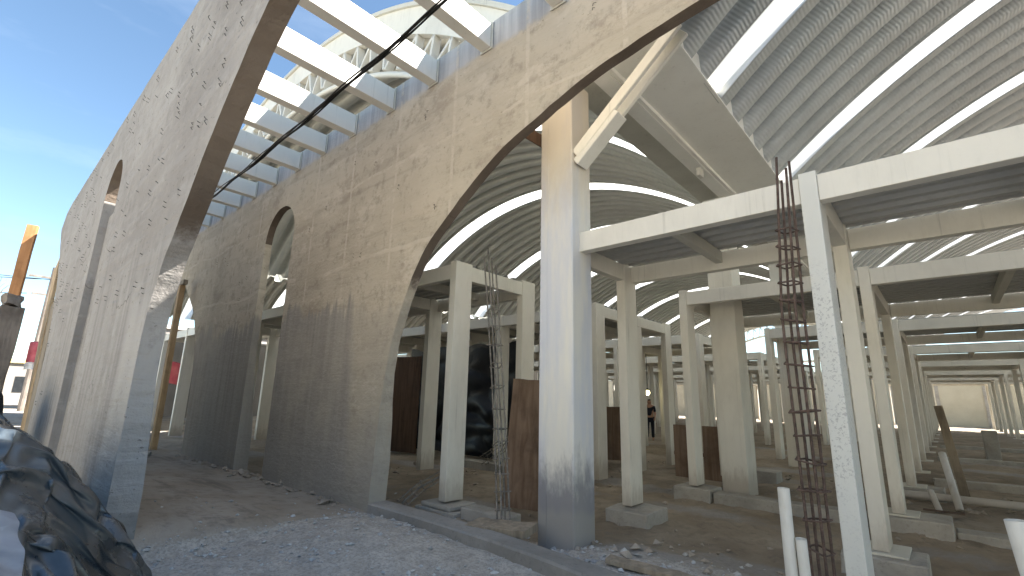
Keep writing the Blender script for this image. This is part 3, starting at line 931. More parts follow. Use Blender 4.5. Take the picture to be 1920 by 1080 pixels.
GL = 'white stall frames of the left-hand block'
XL = [-20.7, -18.1, -15.5, -12.9, -10.3, -7.66, -5.06]
l1 = stall_frame([-20.7, -18.1, -15.5, -12.9, -10.3, -7.72, -5.24], 1.86, (), None, zfoot=-0.17, zend=(2.92, 3.15), plates=False)
l1.location = (0, 4.56, 0)
tag(l1, 'white stall frame just behind the beige wall, its corner post on a stepped pedestal', 'stall frame', GL)
lp = stall_frame(XL, 3.55, (), None, zfoot=-0.24, mid=XL[1:], plates=False)
llab = ['second white stall frame back in the left-hand block, behind the leaning plywood sheet', 'third white stall frame back in the left-hand block',
        'fourth white stall frame back in the left-hand block', 'fifth white stall frame back in the left-hand block',
        'sixth white stall frame back in the left-hand block', 'seventh white stall frame back in the left-hand block', 'last white stall frame of the left-hand block, against the far end']
for i, y in enumerate(FRONT[1:]):
    o = lp if i == 0 else copy_tree(lp)
    o.location = (0, y + 0.05, 0)
    tag(o, llab[i], 'stall frame', GL)

# ------------------------------------------------------------------ concrete pedestals and strip footings
def rough_block(name, lo, hi, label, cat, group=None, mat=None, sub=3, amp=0.018, seed=0):
    bm = bmesh.new()
    add_box(bm, lo, hi)
    bmesh.ops.subdivide_edges(bm, edges=bm.edges[:], cuts=sub, use_grid_fill=True)
    for v in bm.verts:
        n = noise.noise_vector(v.co * 4 + Vector((seed, 0, 0)))
        v.co += n * amp
    es = [e for e in bm.edges if len(e.link_faces) == 2 and e.calc_face_angle(0) > 0.9]
    bmesh.ops.bevel(bm, geom=es, offset=0.012, segments=1, affect='EDGES')
    return tag(from_bm(name, bm, mat or M['concrete']), label, cat, group)
GP = 'concrete pedestals under the stall posts'
pk = rough_block('concrete_pedestal', (-5.66, 4.44, -0.5), (-4.86, 5.0, -0.255), 'stepped concrete pedestal under the corner post by the arch', 'pedestal', GP, seed=1)
bm = bmesh.new(); add_box(bm, (-5.58, 4.48, -0.252), (-4.98, 4.96, -0.195), 0.015)
from_bm('upper_step', bm, M['concrete'], pk)
rough_block('concrete_pedestal', (-3.42, 5.70, -0.5), (-2.86, 6.34, -0.124), 'pale concrete block under the post right of the tall column', 'pedestal', GP, seed=2)
rough_block('concrete_pedestal', (-3.5, 7.98, -0.5), (-2.92, 8.55, -0.124), 'concrete block under the post in front of the low hoarding', 'pedestal', GP, seed=3)
rough_block('concrete_pedestal', (-0.93, 5.75, -0.5), (-0.30, 6.3, -0.126), 'dark concrete block under the second slanting post behind the speckled one', 'pedestal', GP, seed=4)
rough_block('concrete_pedestal', (-0.93, 7.95, -0.5), (-0.12, 8.6, -0.126), 'big concrete block under the third post of the slanting row', 'pedestal', GP, seed=5)
rough_block('concrete_pedestal', (-0.93, 10.95, -0.5), (-0.2, 11.5, -0.126), 'far concrete block under the fourth post of the slanting row', 'pedestal', GP, seed=6)
rough_block('concrete_pedestal', (-0.9, 4.35, -0.5), (-0.33, 4.85, -0.124), 'concrete block at the foot of the speckled post', 'pedestal', GP, seed=16)
rough_block('concrete_pedestal', (-3.5, 11.0, -0.5), (-2.7, 11.5, -0.12), 'low concrete block right of the wide roof column', 'pedestal', GP, seed=17)
rough_block('strip_footing', (-2.90, 8.05, -0.5), (-0.95, 8.35, -0.16), 'long low concrete footing running right from the block by the hoarding', 'footing', None, sub=6, seed=7)
rough_block('strip_footing', (-0.10, 8.1, -0.5), (4.8, 8.4, -0.22), 'low concrete footing along the right edge beyond the slanting posts', 'footing', None, sub=6, seed=8)
rough_block('strip_footing', (-4.84, 4.55, -0.5), (-4.05, 4.82, -0.17), 'short concrete footing right of the stepped pedestal', 'footing', None, sub=4, seed=9)
rough_block('strip_footing', (-8.6, 7.9, -0.5), (-5.2, 8.2, -0.18), 'low dark footing at the foot of the black plastic sheet', 'footing', None, sub=6, seed=10)
for i, (y, lab) in enumerate(((13.5, 'low footing across the right-hand aisle before the third stall frame'), (19.6, 'low footing across the right-hand aisle before the fourth stall frame'), (26.0, 'thin footing line across the aisle before the fifth stall frame'))):
    rough_block('strip_footing', (-0.4, y, -0.5), (5.0, y + 0.25, -0.2), lab, 'footing', None, sub=5, seed=20 + i)
rough_block('concrete_block', (0.72, 21.2, -0.5), (1.06, 21.6, 0.55), 'single upright grey concrete block standing in the right-hand aisle', 'block', None, seed=30)

# ------------------------------------------------------------------ rebar cages
def cage(name, pts, w, n_ties, label, mat, extra_top=0.3, bar=0.008, wander=0.02, seed=1):
    """pts: centre line; four bars with square ties"""
    rnd = random.Random(seed)
    pts = [Vector(p) for p in pts]
    root = empty(name, pts[0], label, 'rebar cage')
    o = pts[0]
    def at(t):
        f = t * (len(pts) - 1); i = min(int(f), len(pts) - 2); return pts[i].lerp(pts[i + 1], f - i)
    ax = (pts[-1] - pts[0]).normalized()
    u = ax.cross(Vector((0.3, 1, 0.1))).normalized(); v = ax.cross(u)
    cor = [(1, 1), (1, -1), (-1, -1), (-1, 1)]
    for a, b in cor:
        ph = rnd.uniform(0, 6)
        line = []
        for k in range(17):
            t = k / 16
            sp = w / 2 * (1 + wander * 6 * math.sin(5 * t + ph) * t)
            line.append(at(t) + u * (a * sp) + v * (b * sp) - o)
        e = line[-1] - line[-2]; line.append(line[-1] + e.normalized() * extra_top * rnd.uniform(.6, 1.1))
        bm = bmesh.new(); add_tube(bm, line, bar, 6)
        from_bm('long_bar', bm, mat, root, True)
    for k in range(n_ties):
        t = (k + 0.4) / n_ties * 0.96
        c = at(t) - o; s = w / 2 + bar * 1.6
        tl = Vector((rnd.uniform(-.012, .012), rnd.uniform(-.012, .012), rnd.uniform(-.015, .015)))
        loop = [c + u * (a * s) + v * (b * s) + tl * a for a, b in cor]
        bm = bmesh.new(); add_tube(bm, loop + [loop[0], loop[0] + (loop[1] - loop[0]) * 0.25 + ax * 0.02], bar * 0.7, 5)
        from_bm('tie', bm, mat, root)
    return root
cage('rebar_cage', [(-0.78, 4.14, -0.24), (-0.785, 4.16, 0.9), (-0.80, 4.17, 1.9), (-0.765, 4.17, 2.75)], 0.098, 17, 'rusty upright rebar cage standing close beside the speckled post', M['rebar'], 0.42, 0.0105, 0.04, seed=2)
cage('rebar_cage', [(-3.70, 4.12, -0.24), (-3.92, 4.3, 0.35), (-4.07, 4.4, 0.9), (-4.2, 4.42, 1.8), (-4.3, 4.43, 2.55)], 0.10, 13, 'thin grey rebar cage leaning in front of the brown plywood sheet', M['rebar_grey'], 0.6, 0.0105, seed=3)
cage('rebar_cage', [(-5.62, 4.2, -0.2), (-5.55, 4.42, -0.02), (-5.38, 4.62, 0.12)], 0.085, 4, 'short bent rebar stub sticking out beside the stepped pedestal', M['rebar_grey'], 0.12, seed=4)
cage('rebar_cage', [(-6.9, 7.0, 0.0), (-6.3, 7.2, 0.42), (-5.6, 7.4, 0.75)], 0.14, 7, 'pale rebar cage lying aslant before the black plastic sheet', M['rebar_grey'], 0.3, seed=5)
cage('rebar_cage', [(-19.3, 5.2, -0.2), (-19.2, 5.2, 2.6)], 0.3, 12, 'tall thin rebar cage beyond the passage between the walls', M['rebar_grey'], 0.3, 0.012, seed=6)

# ------------------------------------------------------------------ boards, sheets, pipes
def board(name, p, size, rot, label, cat, mat, group=None, warp=0.0, seed=0):
    """a panel standing on its lower edge: size = (width, thickness, height); rot = euler; p = lower centre"""
    bm = bmesh.new()
    add_box(bm, (-size[0] / 2, -size[1] / 2, 0), (size[0] / 2, size[1] / 2, size[2]))
    bmesh.ops.subdivide_edges(bm, edges=[e for e in bm.edges if e.calc_length() > 0.2], cuts=7, use_grid_fill=True)
    for v in bm.verts:
        q = v.co
        v.co.y += warp * math.sin(q.z * 1.7 + seed) + warp * 0.6 * math.sin(q.x * 3 + seed)
        if abs(abs(q.x) - size[0] / 2) < 1e-4 or q.z > size[2] - 1e-4:
            v.co.x += 0.012 * noise.noise((q.z * 6, q.x, seed)); v.co.z += 0.014 * noise.noise((q.x * 9, q.z, seed + 3))
    o = from_bm(name, bm, mat)
    o.location = p; o.rotation_euler = rot
    return tag(o, label, cat, group)
board('plywood_sheet', (-4.42, 5.28, -0.24), (0.60, 0.03, 1.72), (math.radians(-7), math.radians(2.5), math.radians(24)), 'brown weathered plywood sheet leaning against a white post', 'plywood sheet', M['ply'], None, 0.012, 1)
hb = empty('low_hoarding', (-3.55, 9.7, -0.22), 'low brown wooden hoarding between the post and wide roof column', 'hoarding')
for x, w, t in ((-0.36, 0.55, 0.03), (0.30, 0.72, 0.03)):
    bm = bmesh.new(); add_box(bm, (x - w / 2, -0.02, 0), (x + w / 2, 0.02, 0.98), 0.004)
    from_bm('panel', bm, M['ply'], hb)
bm = bmesh.new(); add_box(bm, (-0.66, 0.022, 0.4), (0.68, 0.07, 0.47)); add_box(bm, (0.667, -0.03, -0.05), (0.72, 0.5, 0.97))
from_bm('side_board', bm, M['ply_dark'], hb)
board('wood_panel', (-11.35, 8.0, -0.25), (1.7, 0.04, 2.5), (0, 0, math.radians(12)), 'dark brown wood panel standing at the back between arch and post', 'panel', M['ply_dark'], None, 0.01, 3)
board('wood_panel', (-6.45, 11.2, -0.25), (0.85, 0.04, 1.3), (0, 0, math.radians(25)), 'small brown board far back between two white posts right of the tall column', 'panel', M['ply'], None, 0.01, 4)
board('timber_plank', (-3.62, 3.98, -0.14), (0.72, 0.30, 0.07), (math.radians(4), math.radians(-3), math.radians(12)), 'short grey timber plank lying at the foot of the tall column', 'plank', M['wood_grey'], None, 0.004, 5)
board('timber_plank', (-2.02, 4.12, -0.19), (0.80, 0.13, 0.035), (math.radians(3), math.radians(2), math.radians(8)), 'grey plank lying half buried in the dirt before the white pipes', 'plank', M['wood_grey'], None, 0.004, 6)

# black plastic sheet hung inside the hall
def cloth_grid(name, fn, nu, nv, mat, parent=None):
    V = [fn(i / nu, j / nv) for j in range(nv + 1) for i in range(nu + 1)]
    F = [(j * (nu + 1) + i, j * (nu + 1) + i + 1, (j + 1) * (nu + 1) + i + 1, (j + 1) * (nu + 1) + i) for j in range(nv) for i in range(nu)]
    me = bpy.data.meshes.new(name); me.from_pydata(V, [], F)
    return mesh_obj(name, me, mat, parent, True)
def hung(u, v):
    x = -11.6 + 4.2 * u; z = 2.55 - 2.75 * v
    k = noise.noise((x * 1.1, z * 0.8, 0)) * 0.2 + (0.5 - abs(noise.noise((x * 1.1 + z * 0.9, z * 1.9 - x * 0.4, 4)))) * 0.16
    z += -0.12 * math.sin(u * PI * 3) ** 2 * (1 - v)
    return (x, 8.62 + k * (0.4 + v), z)
hs = cloth_grid('plastic_sheet', hung, 90, 60, M['tarp_dark'])
tag(hs, 'black plastic sheet hanging in folds behind the rebar cage', 'plastic sheet')

def pipe(name, pts, r, label, group=None, mat=None):
    bm = bmesh.new()
    pts = [Vector(p) for p in pts]
    add_tube(bm, pts, r, 14, False)
    z = (pts[-1] - pts[-2]).normalized()
    add_tube(bm, [pts[-1] - z * r * 4, pts[-1] - z * 0.0005], r * 0.84, 14, False)
    add_tube(bm, [pts[-1] - z * 0.0005, pts[-1] + z * 0.0005], [r * 0.84, r], 14, False)
    return tag(from_bm(name, bm, mat or M['pvc'], None, True), label, 'pipe', group)
GQ = 'white plastic pipes'
pipe('plastic_pipe', [(-0.868, 3.7, -0.5), (-0.872, 3.7, 0.2), (-0.872, 3.7, 0.667)], 0.036, 'taller white plastic pipe upright in the dirt left of the rusty cage', GQ)
pipe('plastic_pipe', [(-0.785, 3.72, -0.5), (-0.798, 3.71, 0.1), (-0.80, 3.7, 0.376)], 0.032, 'shorter white plastic pipe upright right beside the taller one', GQ)
pipe('plastic_pipe', [(0.26, 3.7, -0.5), (0.215, 3.7, 0.3), (0.185, 3.7, 0.65)], 0.042, 'white plastic pipe cut by the bottom right corner', GQ)
pipe('plastic_pipe', [(-0.85, 10.68, -0.19), (0.9, 10.78, -0.2), (3.4, 10.9, -0.21)], 0.06, 'long white pipe lying across the aisle beyond the slanting posts', GQ)
pipe('plastic_pipe', [(-0.05, 10.26, -0.29), (-0.10, 10.5, 0.1), (-0.154, 10.8, 0.484)], 0.05, 'white pipe leaning up in the aisle behind the lying pipe', GQ)
pipe('plastic_pipe', [(-0.27, 9.9, -0.3), (-0.35, 10.1, -0.03)], 0.04, 'short white pipe stub leaning near the foot of the slanting posts', GQ)
board('timber_plank', (0.05, 11.2, -0.25), (0.12, 0.04, 1.5), (math.radians(-4), math.radians(-6), 0), 'brown plank propped upright in the aisle behind the white leaning pipe', 'plank', M['wood_grey'], None, 0.0, 7)
pipe('plastic_pipe', [(-13.3, 2.2, -0.10), (-12.75, 2.95, -0.12)], 0.05, 'short white pipe lying on the floor of the passage between the walls', GQ)
tag(cloth_grid('manhole_hollow', lambda u, v: (-0.45 + 0.45 * u, 9.5 + 0.2 * v, -0.235), 6, 3, M['ply_dark']), 'dark flat board lying in the dirt by the short white stub', 'board')

# ------------------------------------------------------------------ far end
ew = empty('perimeter_wall', (0, 58, 0), 'pale yellow wall closing the far end of the aisle', 'wall')
bm = bmesh.new(); add_box(bm, (-45, 0, -0.5), (30, 0.25, 3.7))
from_bm('masonry', bm, M['endwall'], ew)
bm = bmesh.new()
for x in np.arange(-44, 30, 3.1):
    add_box(bm, (x, -0.06, -0.5), (x + 0.25, -0.002, 3.55))
from_bm('pilaster', bm, M['concrete'], ew)
bm = bmesh.new(); add_box(bm, (-45, -0.04, 3.703), (30, 0.29, 3.85))
from_bm('coping', bm, M['concrete'], ew)

sw = empty('boundary_wall', (-34.5, 30, 0), 'grey block wall closing the left side of the hall, glimpsed through the doorway', 'wall')
bm = bmesh.new(); add_box(bm, (-0.12, -24.5, -0.5), (0.12, 26, 4.3))
from_bm('masonry', bm, M['far_wall'], sw)
bm = bmesh.new(); add_box(bm, (-0.16, -24.5, 4.303), (0.16, 26, 4.42))
from_bm('coping', bm, M['concrete'], sw)

# lit bulb on its cord and a worker far inside
bl = empty('hanging_bulb', (-7.79, 16.0, 0), 'lit yellow bulb hanging above the distant worker', 'lamp')
bm = bmesh.new(); add_tube(bm, [(0, 0, 1.62), (0.01, 0, 2.2), (0, 0, 2.86)], 0.012, 6)
from_bm('cord', bm, M['cable'], bl)
bm = bmesh.new(); bmesh.ops.create_uvsphere(bm, u_segments=14, v_segments=10, radius=0.085, matrix=Matrix.Translation((0, 0, 1.5)))
from_bm('bulb', bm, M['bulb'], bl, True)
bm = bmesh.new(); add_tube(bm, [(0, 0, 1.575), (0, 0, 1.65)], [0.045, 0.03], 10)
from_bm('socket', bm, M['cable'], bl)

def skin_body(name, V, E, R, mat, parent, root_i=0, sub=2):
    me = bpy.data.meshes.new(name)
    me.from_pydata(V, E, [])
    o = mesh_obj(name, me, mat, parent)
    md = o.modifiers.new('skin', 'SKIN'); md.use_smooth_shade = True
    for i, r in enumerate(R):
        o.data.skin_vertices[0].data[i].radius = (r, r) if not isinstance(r, tuple) else r
    o.data.skin_vertices[0].data[root_i].use_root = True
    o.modifiers.new('sub', 'SUBSURF').levels = sub
    o.modifiers['sub'].render_levels = sub
    return o
per = empty('person', (-8.80, 18.2, -0.28), 'person in dark clothes standing far inside under the lit bulb', 'person')
per.rotation_euler = (0, 0, math.radians(20))
V = [(0, 0, .86), (0, .01, 1.08), (0, .02, 1.27), (0, .01, 1.36), (0, -.01, 1.44), (0, -.02, 1.53),
     (.09, 0, .82), (.10, -.02, .45), (.10, .01, .07), (.105, -.11, .03), (-.09, 0, .82), (-.11, -.01, .45), (-.12, .02, .07), (-.125, -.10, .03),
     (.17, .02, 1.27), (.21, .02, 1.02), (.19, -.10, .82), (.18, -.15, .76), (-.17, .02, 1.27), (-.23, .01, 1.03), (-.22, -.08, .82), (-.21, -.12, .76)]
E_ = [(0, 1), (1, 2), (2, 3), (3, 4), (4, 5), (0, 6), (6, 7), (7, 8), (8, 9), (0, 10), (10, 11), (11, 12), (12, 13), (2, 14), (14, 15), (15, 16), (16, 17), (2, 18), (18, 19), (19, 20), (20, 21)]
R_ = [.13, .125, .13, .05, .085, .075, .085, .06, .042, .035, .085, .06, .042, .035, .058, .042, .032, .03, .058, .042, .032, .03]
skin_body('body', V, E_, R_, M['skin'], per)
skin_body('shirt', [(0, 0, .88), (0, .01, 1.08), (0, .02, 1.27), (.17, .02, 1.265), (.208, .02, 1.06), (-.17, .02, 1.265), (-.226, .01, 1.06)], [(0, 1), (1, 2), (2, 3), (3, 4), (2, 5), (5, 6)], [.145, .138, .142, .068, .055, .068, .055], M['navy'], per)
skin_body('trousers', [(0, 0, .88), (.09, 0, .80), (.10, -.02, .45), (.10, .01, .10), (-.09, 0, .80), (-.11, -.01, .45), (-.12, .02, .10)], [(0, 1), (1, 2), (2, 3), (0, 4), (4, 5), (5, 6)], [.14, .095, .072, .058, .095, .072, .058], M['navy'], per)
skin_body('hair', [(0, .015, 1.50), (0, .01, 1.575)], [(0, 1)], [.088, .07], M['hair'], per)

# ------------------------------------------------------------------ left edge: props, posts, clutter beyond the street wall
board('timber_post', (-16.6, 0.45, -0.25), (0.2, 0.12, 5.4), (0, math.radians(0.6), math.radians(70)), 'tall orange timber post rising into the sky at the left edge', 'post', M['wood_orange'], None, 0.0, 8)
st = rough_block('stub_pillar', (-15.9, 0.28, -0.5), (-15.3, 0.66, 2.95), 'weathered dark stub pillar beside the orange post', 'pillar', None, M['stump'], 6, 0.05, 12)
bm = bmesh.new(); add_box(bm, (-15.84, 0.33, 2.93), (-15.36, 0.60, 3.22)); bmesh.ops.subdivide_edges(bm, edges=bm.edges[:], cuts=3, use_grid_fill=True)
for v in bm.verts: v.co += noise.noise_vector(v.co * 4) * 0.16
from_bm('broken_top', bm, M['stump'], st)
for i, (x0, x1, zt, m, lab) in enumerate(((-13.95, -14.75, 3.1, 'wood_grey', 'grey formwork board propped against the end of the street wall'), (-14.75, -16.3, 4.2, 'wood_pale', 'pale tall formwork board at the ragged end of the street wall'))):
    bm = bmesh.new()
    add_bar(bm, (x0, 1.1, -0.3), (x1, 1.1, zt), 0.75, 0.06, (0, 1, 0), 0.006)
    tag(from_bm('formwork_board', bm, M[m]), lab, 'board')
pr = [((-14.35, 3.35, -0.2), (-14.42, 3.35, 3.85), 0.19, 'wood_pale', 'taller timber prop with a bracket head under the left arch'),
      ((-14.9, 3.15, -0.2), (-15.0, 3.2, 2.9), 0.16, 'ply', 'shorter brown timber prop left of the taller one under the arch')]
for p0, p1, w, m, lab in pr:
    r = empty('timber_prop', p0, lab, 'prop')
    bm = bmesh.new(); add_bar(bm, (0, 0, 0), Vector(p1) - Vector(p0), w, 0.12, (0, 1, 0), 0.008)
    from_bm('shaft', bm, M[m], r)
    bm = bmesh.new(); t = Vector(p1) - Vector(p0)
    add_bar(bm, t + Vector((-0.28, 0, 0.06)), t + Vector((0.28, 0, 0.06)), 0.12, 0.1, (0, 1, 0), 0.006)
    from_bm('head_bracket', bm, M['wood_grey'], r)

def simple_banner(name, p, w, h, label, cat, mat, rz=0.0):
    def f(u, v):
        return (w * (u - .5), 0.05 * math.sin(u * 9) + 0.03 * math.sin(v * 7), h * (v - .5) + 0.04 * math.sin(u * 5))
    o = cloth_grid(name, f, 14, 10, mat)
    sd = o.modifiers.new('thick', 'SOLIDIFY'); sd.thickness = 0.01
    o.location = p; o.rotation_euler = (0, 0, rz)
    return tag(o, label, cat)
simple_banner('red_cloth', (-24.2, 5.9, 1.9), 0.8, 0.9, 'pink-red cloth hanging beyond the passage', 'cloth', M['red'], 1.3)
simple_banner('red_cloth', (-30.0, 2.02, 2.7), 0.55, 0.9, 'crumpled red cloth hung outside near the left edge', 'cloth', M['red'], 1.45)
simple_banner('white_cloth', (-30.2, 2.0, 2.1), 0.5, 0.3, 'small white cloth below the red one outside', 'cloth', M['white_cloth'], 1.45)

def far_house(x, y, w, d, h, label, mat, roof_mat, rz):
    r = empty('street_house', (x, y, -0.25), label, 'house'); r.rotation_euler = (0, 0, rz)
    bm = bmesh.new(); add_box(bm, (-w / 2, -d / 2, 0), (w / 2, d / 2, h)); from_bm('walls', bm, mat, r)
    bm = bmesh.new(); add_box(bm, (-w / 2 - .2, -d / 2 - .2, h + .003), (w / 2 + .2, d / 2 + .2, h + .3)); from_bm('parapet', bm, roof_mat, r)
    for k in range(3):
        bm = bmesh.new(); xx = -w / 2 + w * (k + .5) / 3
        add_box(bm, (xx - .5, -d / 2 - .03, 1.0), (xx + .5, -d / 2 - .004, 2.3)); from_bm('window', bm, M['dark_glass'], r)
far_house(-62, 3.5, 11, 8, 3.4, 'low yellow-topped house at the far end of the street', M['far_wall'], M['yellow_wall'], math.radians(90))
far_house(-48, 12, 12, 9, 6.0, 'dull grey house seen beyond the passage between the walls', M['far_wall'], M['concrete'], math.radians(90))
far_house(-13, -15, 16, 7, 6.5, 'pale unseen house added across the street for bounce light, longer of the two', M['endwall'], M['concrete'], math.radians(180))  # this house and the next: unseen, added to bounce warm light
far_house(5, -15, 15, 7, 5.6, 'pale unseen house added across the street for bounce light, shorter of the two', M['endwall'], M['concrete'], math.radians(180))
up = empty('utility_pole', (-42, 2.75, -0.25), 'dark utility pole with crossarm and transformer beyond the street wall', 'utility pole')
bm = bmesh.new(); add_tube(bm, [(0, 0, 0), (0, 0, 9.0)], [0.17, 0.12], 10); from_bm('pole', bm, M['stump'], up)
bm = bmesh.new(); add_bar(bm, (0, -1.1, 8.3), (0, 1.1, 8.3), 0.14, 0.12); add_bar(bm, (0, -0.8, 7.2), (0, 0.8, 7.2), 0.12, 0.1); from_bm('crossarm', bm, M['stump'], up)
bm = bmesh.new(); add_tube(bm, [(0.1, 0.42, 5.9), (0.1, 0.42, 6.0), (0.1, 0.42, 6.9), (0.1, 0.42, 7.0)], [0.2, 0.27, 0.27, 0.2], 12); from_bm('transformer', bm, M['concrete'], up)
for i, (z0, z1, lab) in enumerate(((9.6, 7.95, 'thin overhead wire, topmost of those left of the street wall'), (8.6, 7.9, 'thin overhead wire, middle one of those left of the street wall'), (7.2, 6.9, 'thin overhead wire, lowest of those left of the street wall'))):
    bm = bmesh.new()
    p0, p1 = Vector((-44, -14, z0)), Vector((-42, 2.75 - 0.5 * i, z1))
    add_tube(bm, [p0.lerp(p1, t / 14) - Vector((0, 0, 0.8 * math.sin(PI * t / 14))) for t in range(15)], 0.022, 5)
    tag(from_bm('overhead_wire', bm, M['cable']), lab, 'wire', 'overhead wires at the left edge')

# bare little tree at the very left edge
tr = empty('bare_tree', (-34, 0.55, -0.25), 'leafless small tree against the sky at the left edge', 'tree')
bm = bmesh.new(); rnd = random.Random(3)
def branch(p, d, L, r, k):
    q = p + d * L
    add_tube(bm, [p, (p + q) / 2 + Vector((rnd.uniform(-.05, .05), rnd.uniform(-.05, .05), 0)), q], [r, r * .85, r * .65], 5, False)
    if k:
        for _ in range(3):
            dd = (d + Vector((rnd.uniform(-.7, .7), rnd.uniform(-.7, .7), rnd.uniform(-.1, .6)))).normalized()
            branch(q, dd, L * rnd.uniform(.6, .8), r * .6, k - 1)
branch(Vector((0, 0, 0)), Vector((0.05, 0, 1)), 2.6, 0.11, 4)
from_bm('branches', bm, M['stump'], tr)

# ------------------------------------------------------------------ tarpaulin heap in the foreground
WP = ((-1.5, 0.45), (-0.6, 0.98), (0.0, 1.10), (0.18, 1.04), (0.30, 0.95), (0.47, 0.78), (0.59, 0.63), (0.684, 0.52), (0.78, 0.40), (0.88, 0.24), (0.95, 0.08), (0.99, -0.12), (1.04, -0.27), (2.6, -0.27))
def heap_h(X, Y):
    h = -0.27
    for a, b in zip(WP, WP[1:]):
        if a[0] <= Y <= b[0]:
            t = (Y - a[0]) / (b[0] - a[0]); h = a[1] + (b[1] - a[1]) * t; break
    fall = 0.30 * max(0, X + 4.0) + 0.14 * max(0, -4.0 - X)
    lump = 0.13 * noise.noise((X * 1.3, Y * 1.6, 2)) + 0.10 * max(0, noise.noise((X * 2.3, Y * 2.1, 12)))
    return max(-0.27, h - fall + lump)
HX0, HY0, HS = -7.6, -1.5, 0.03
HNX, HNY = 210, 130
HM = np.array([[heap_h(HX0 + i * HS, HY0 + j * HS) for j in range(HNY)] for i in range(HNX)])
def drape(x0, x1, y0, y1, nu, nv, ex, ey, steps, seed):
    """a loose sheet settling on the heap: position-based springs, excess length buckles into folds"""
    rs = np.random.RandomState(seed)
    U, V2 = np.meshgrid(np.linspace(0, 1, nu), np.linspace(0, 1, nv), indexing='ij')
    p = np.stack([x0 + (x1 - x0) * U, y0 + (y1 - y0) * V2, np.zeros_like(U)], -1)
    def H(q):
        i = np.clip(((q[..., 0] - HX0) / HS), 0, HNX - 1.001); j = np.clip(((q[..., 1] - HY0) / HS), 0, HNY - 1.001)
        a, b = i.astype(int), j.astype(int); fa, fb = i - a, j - b
        return HM[a, b] * (1 - fa) * (1 - fb) + HM[a + 1, b] * fa * (1 - fb) + HM[a, b + 1] * (1 - fa) * fb + HM[a + 1, b + 1] * fa * fb
    nz = np.array([[noise.noise((i * 0.13 + j * 0.05 + seed, j * 0.045, 1)) + 0.45 * noise.noise((i * 0.31, j * 0.14 + i * 0.07, seed)) for j in range(nv)] for i in range(nu)])
    p[..., 2] = H(p) + 0.05 + 0.16 * np.abs(nz)
    # rest lengths follow the lie of the heap, plus the excess
    q = p.copy(); q[..., 2] = H(p)
    lx = np.linalg.norm(q[1:] - q[:-1], axis=-1) * ex
    ly = np.linalg.norm(q[:, 1:] - q[:, :-1], axis=-1) * ey
    ld = np.sqrt(lx[:, :-1] ** 2 + ly[:-1] ** 2)
    def sat(A, B, L, k):
        d = B - A; n = np.linalg.norm(d, axis=-1) + 1e-9
        c = d * ((n - L) / n * 0.5 * k)[..., None]
        A += c; B -= c
    prev = p.copy()
    for it in range(steps):
        v = (p - prev) * 0.93; prev = p.copy()
        p = p + v; p[..., 2] -= 0.0011
        for _ in range(5):
            for o in (0, 1):
                sat(p[o:-1:2], p[o + 1::2], lx[o::2], 1.0)
                sat(p[:, o:-1:2], p[:, o + 1::2], ly[:, o::2], 1.0)
            for o in (0, 1):
                sat(p[o:-1:2, :-1], p[o + 1::2, 1:], ld[o::2], 0.5)
                sat(p[o:-1:2, 1:], p[o + 1::2, :-1], ld[o::2], 0.5)
            mid = 0.5 * (p[2:] + p[:-2]); p[1:-1] += (mid - p[1:-1]) * 0.04
            mid = 0.5 * (p[:, 2:] + p[:, :-2]); p[:, 1:-1] += (mid - p[:, 1:-1]) * 0.04
            h = H(p) + 0.006
            hit = p[..., 2] < h
            p[..., 2] = np.where(hit, h, p[..., 2])
            p[hit] = p[hit] * 0.75 + prev[hit] * 0.25
            p[..., 2] = np.maximum(p[..., 2], -0.265)
    return p
def cloth_obj(name, p, mat):
    nu, nv = p.shape[:2]
    F = [(i * nv + j, (i + 1) * nv + j, (i + 1) * nv + j + 1, i * nv + j + 1) for i in range(nu - 1) for j in range(nv - 1)]
    me = bpy.data.meshes.new(name); me.from_pydata([tuple(k) for k in p.reshape(-1, 3)], [], F)
    o = mesh_obj(name, me, mat, None, True)
    sb = o.modifiers.new('smooth', 'SUBSURF'); sb.levels = sb.render_levels = 1
    return o
drape_last = drape(-6.8, -2.0, -0.8, 1.10, 190, 84, 1.5, 1.2, 240, 3)
tp = cloth_obj('tarpaulin', drape_last, M['tarp'])
tag(tp, 'crumpled dusty black plastic tarpaulin heaped in the bottom left corner', 'tarpaulin')
TS = drape_last
gi = np.clip(((TS[..., 0] - HX0) / HS).round().astype(int), 0, HNX - 1); gj = np.clip(((TS[..., 1] - HY0) / HS).round().astype(int), 0, HNY - 1)
for di in (-1, 0, 1):
    for dj in (-1, 0, 1):
        np.maximum.at(HM, (np.clip(gi + di, 0, HNX - 1), np.clip(gj + dj, 0, HNY - 1)), TS[..., 2])
tp2 = cloth_obj('plastic_sheet', drape(-2.75, -1.7, -0.5, 0.235, 50, 38, 1.10, 1.06, 110, 5), M['sheet_pale'])
tag(tp2, 'pale grey plastic sheet crumpled over the near end of the black tarpaulin', 'plastic sheet')
# dark bundle of the same sheet further along the wall
def bundle(u, v):
    a = 2 * PI * u; b = PI * (v - 0.5)
    r = 0.55 * (1 + 0.35 * noise.noise((math.cos(a) * 2, math.sin(a) * 2, v * 4)))
    return (-11.6 + 1.5 * r * math.cos(a) * math.cos(b), 0.30 + 0.5 * r * math.sin(a) * math.cos(b), 0.55 + 1.15 * r * math.sin(b))
tag(cloth_grid('tarpaulin', bundle, 40, 24, M['tarp_dark']), 'small dark tarpaulin bundle beyond the big heap, below the stub pillar', 'tarpaulin')

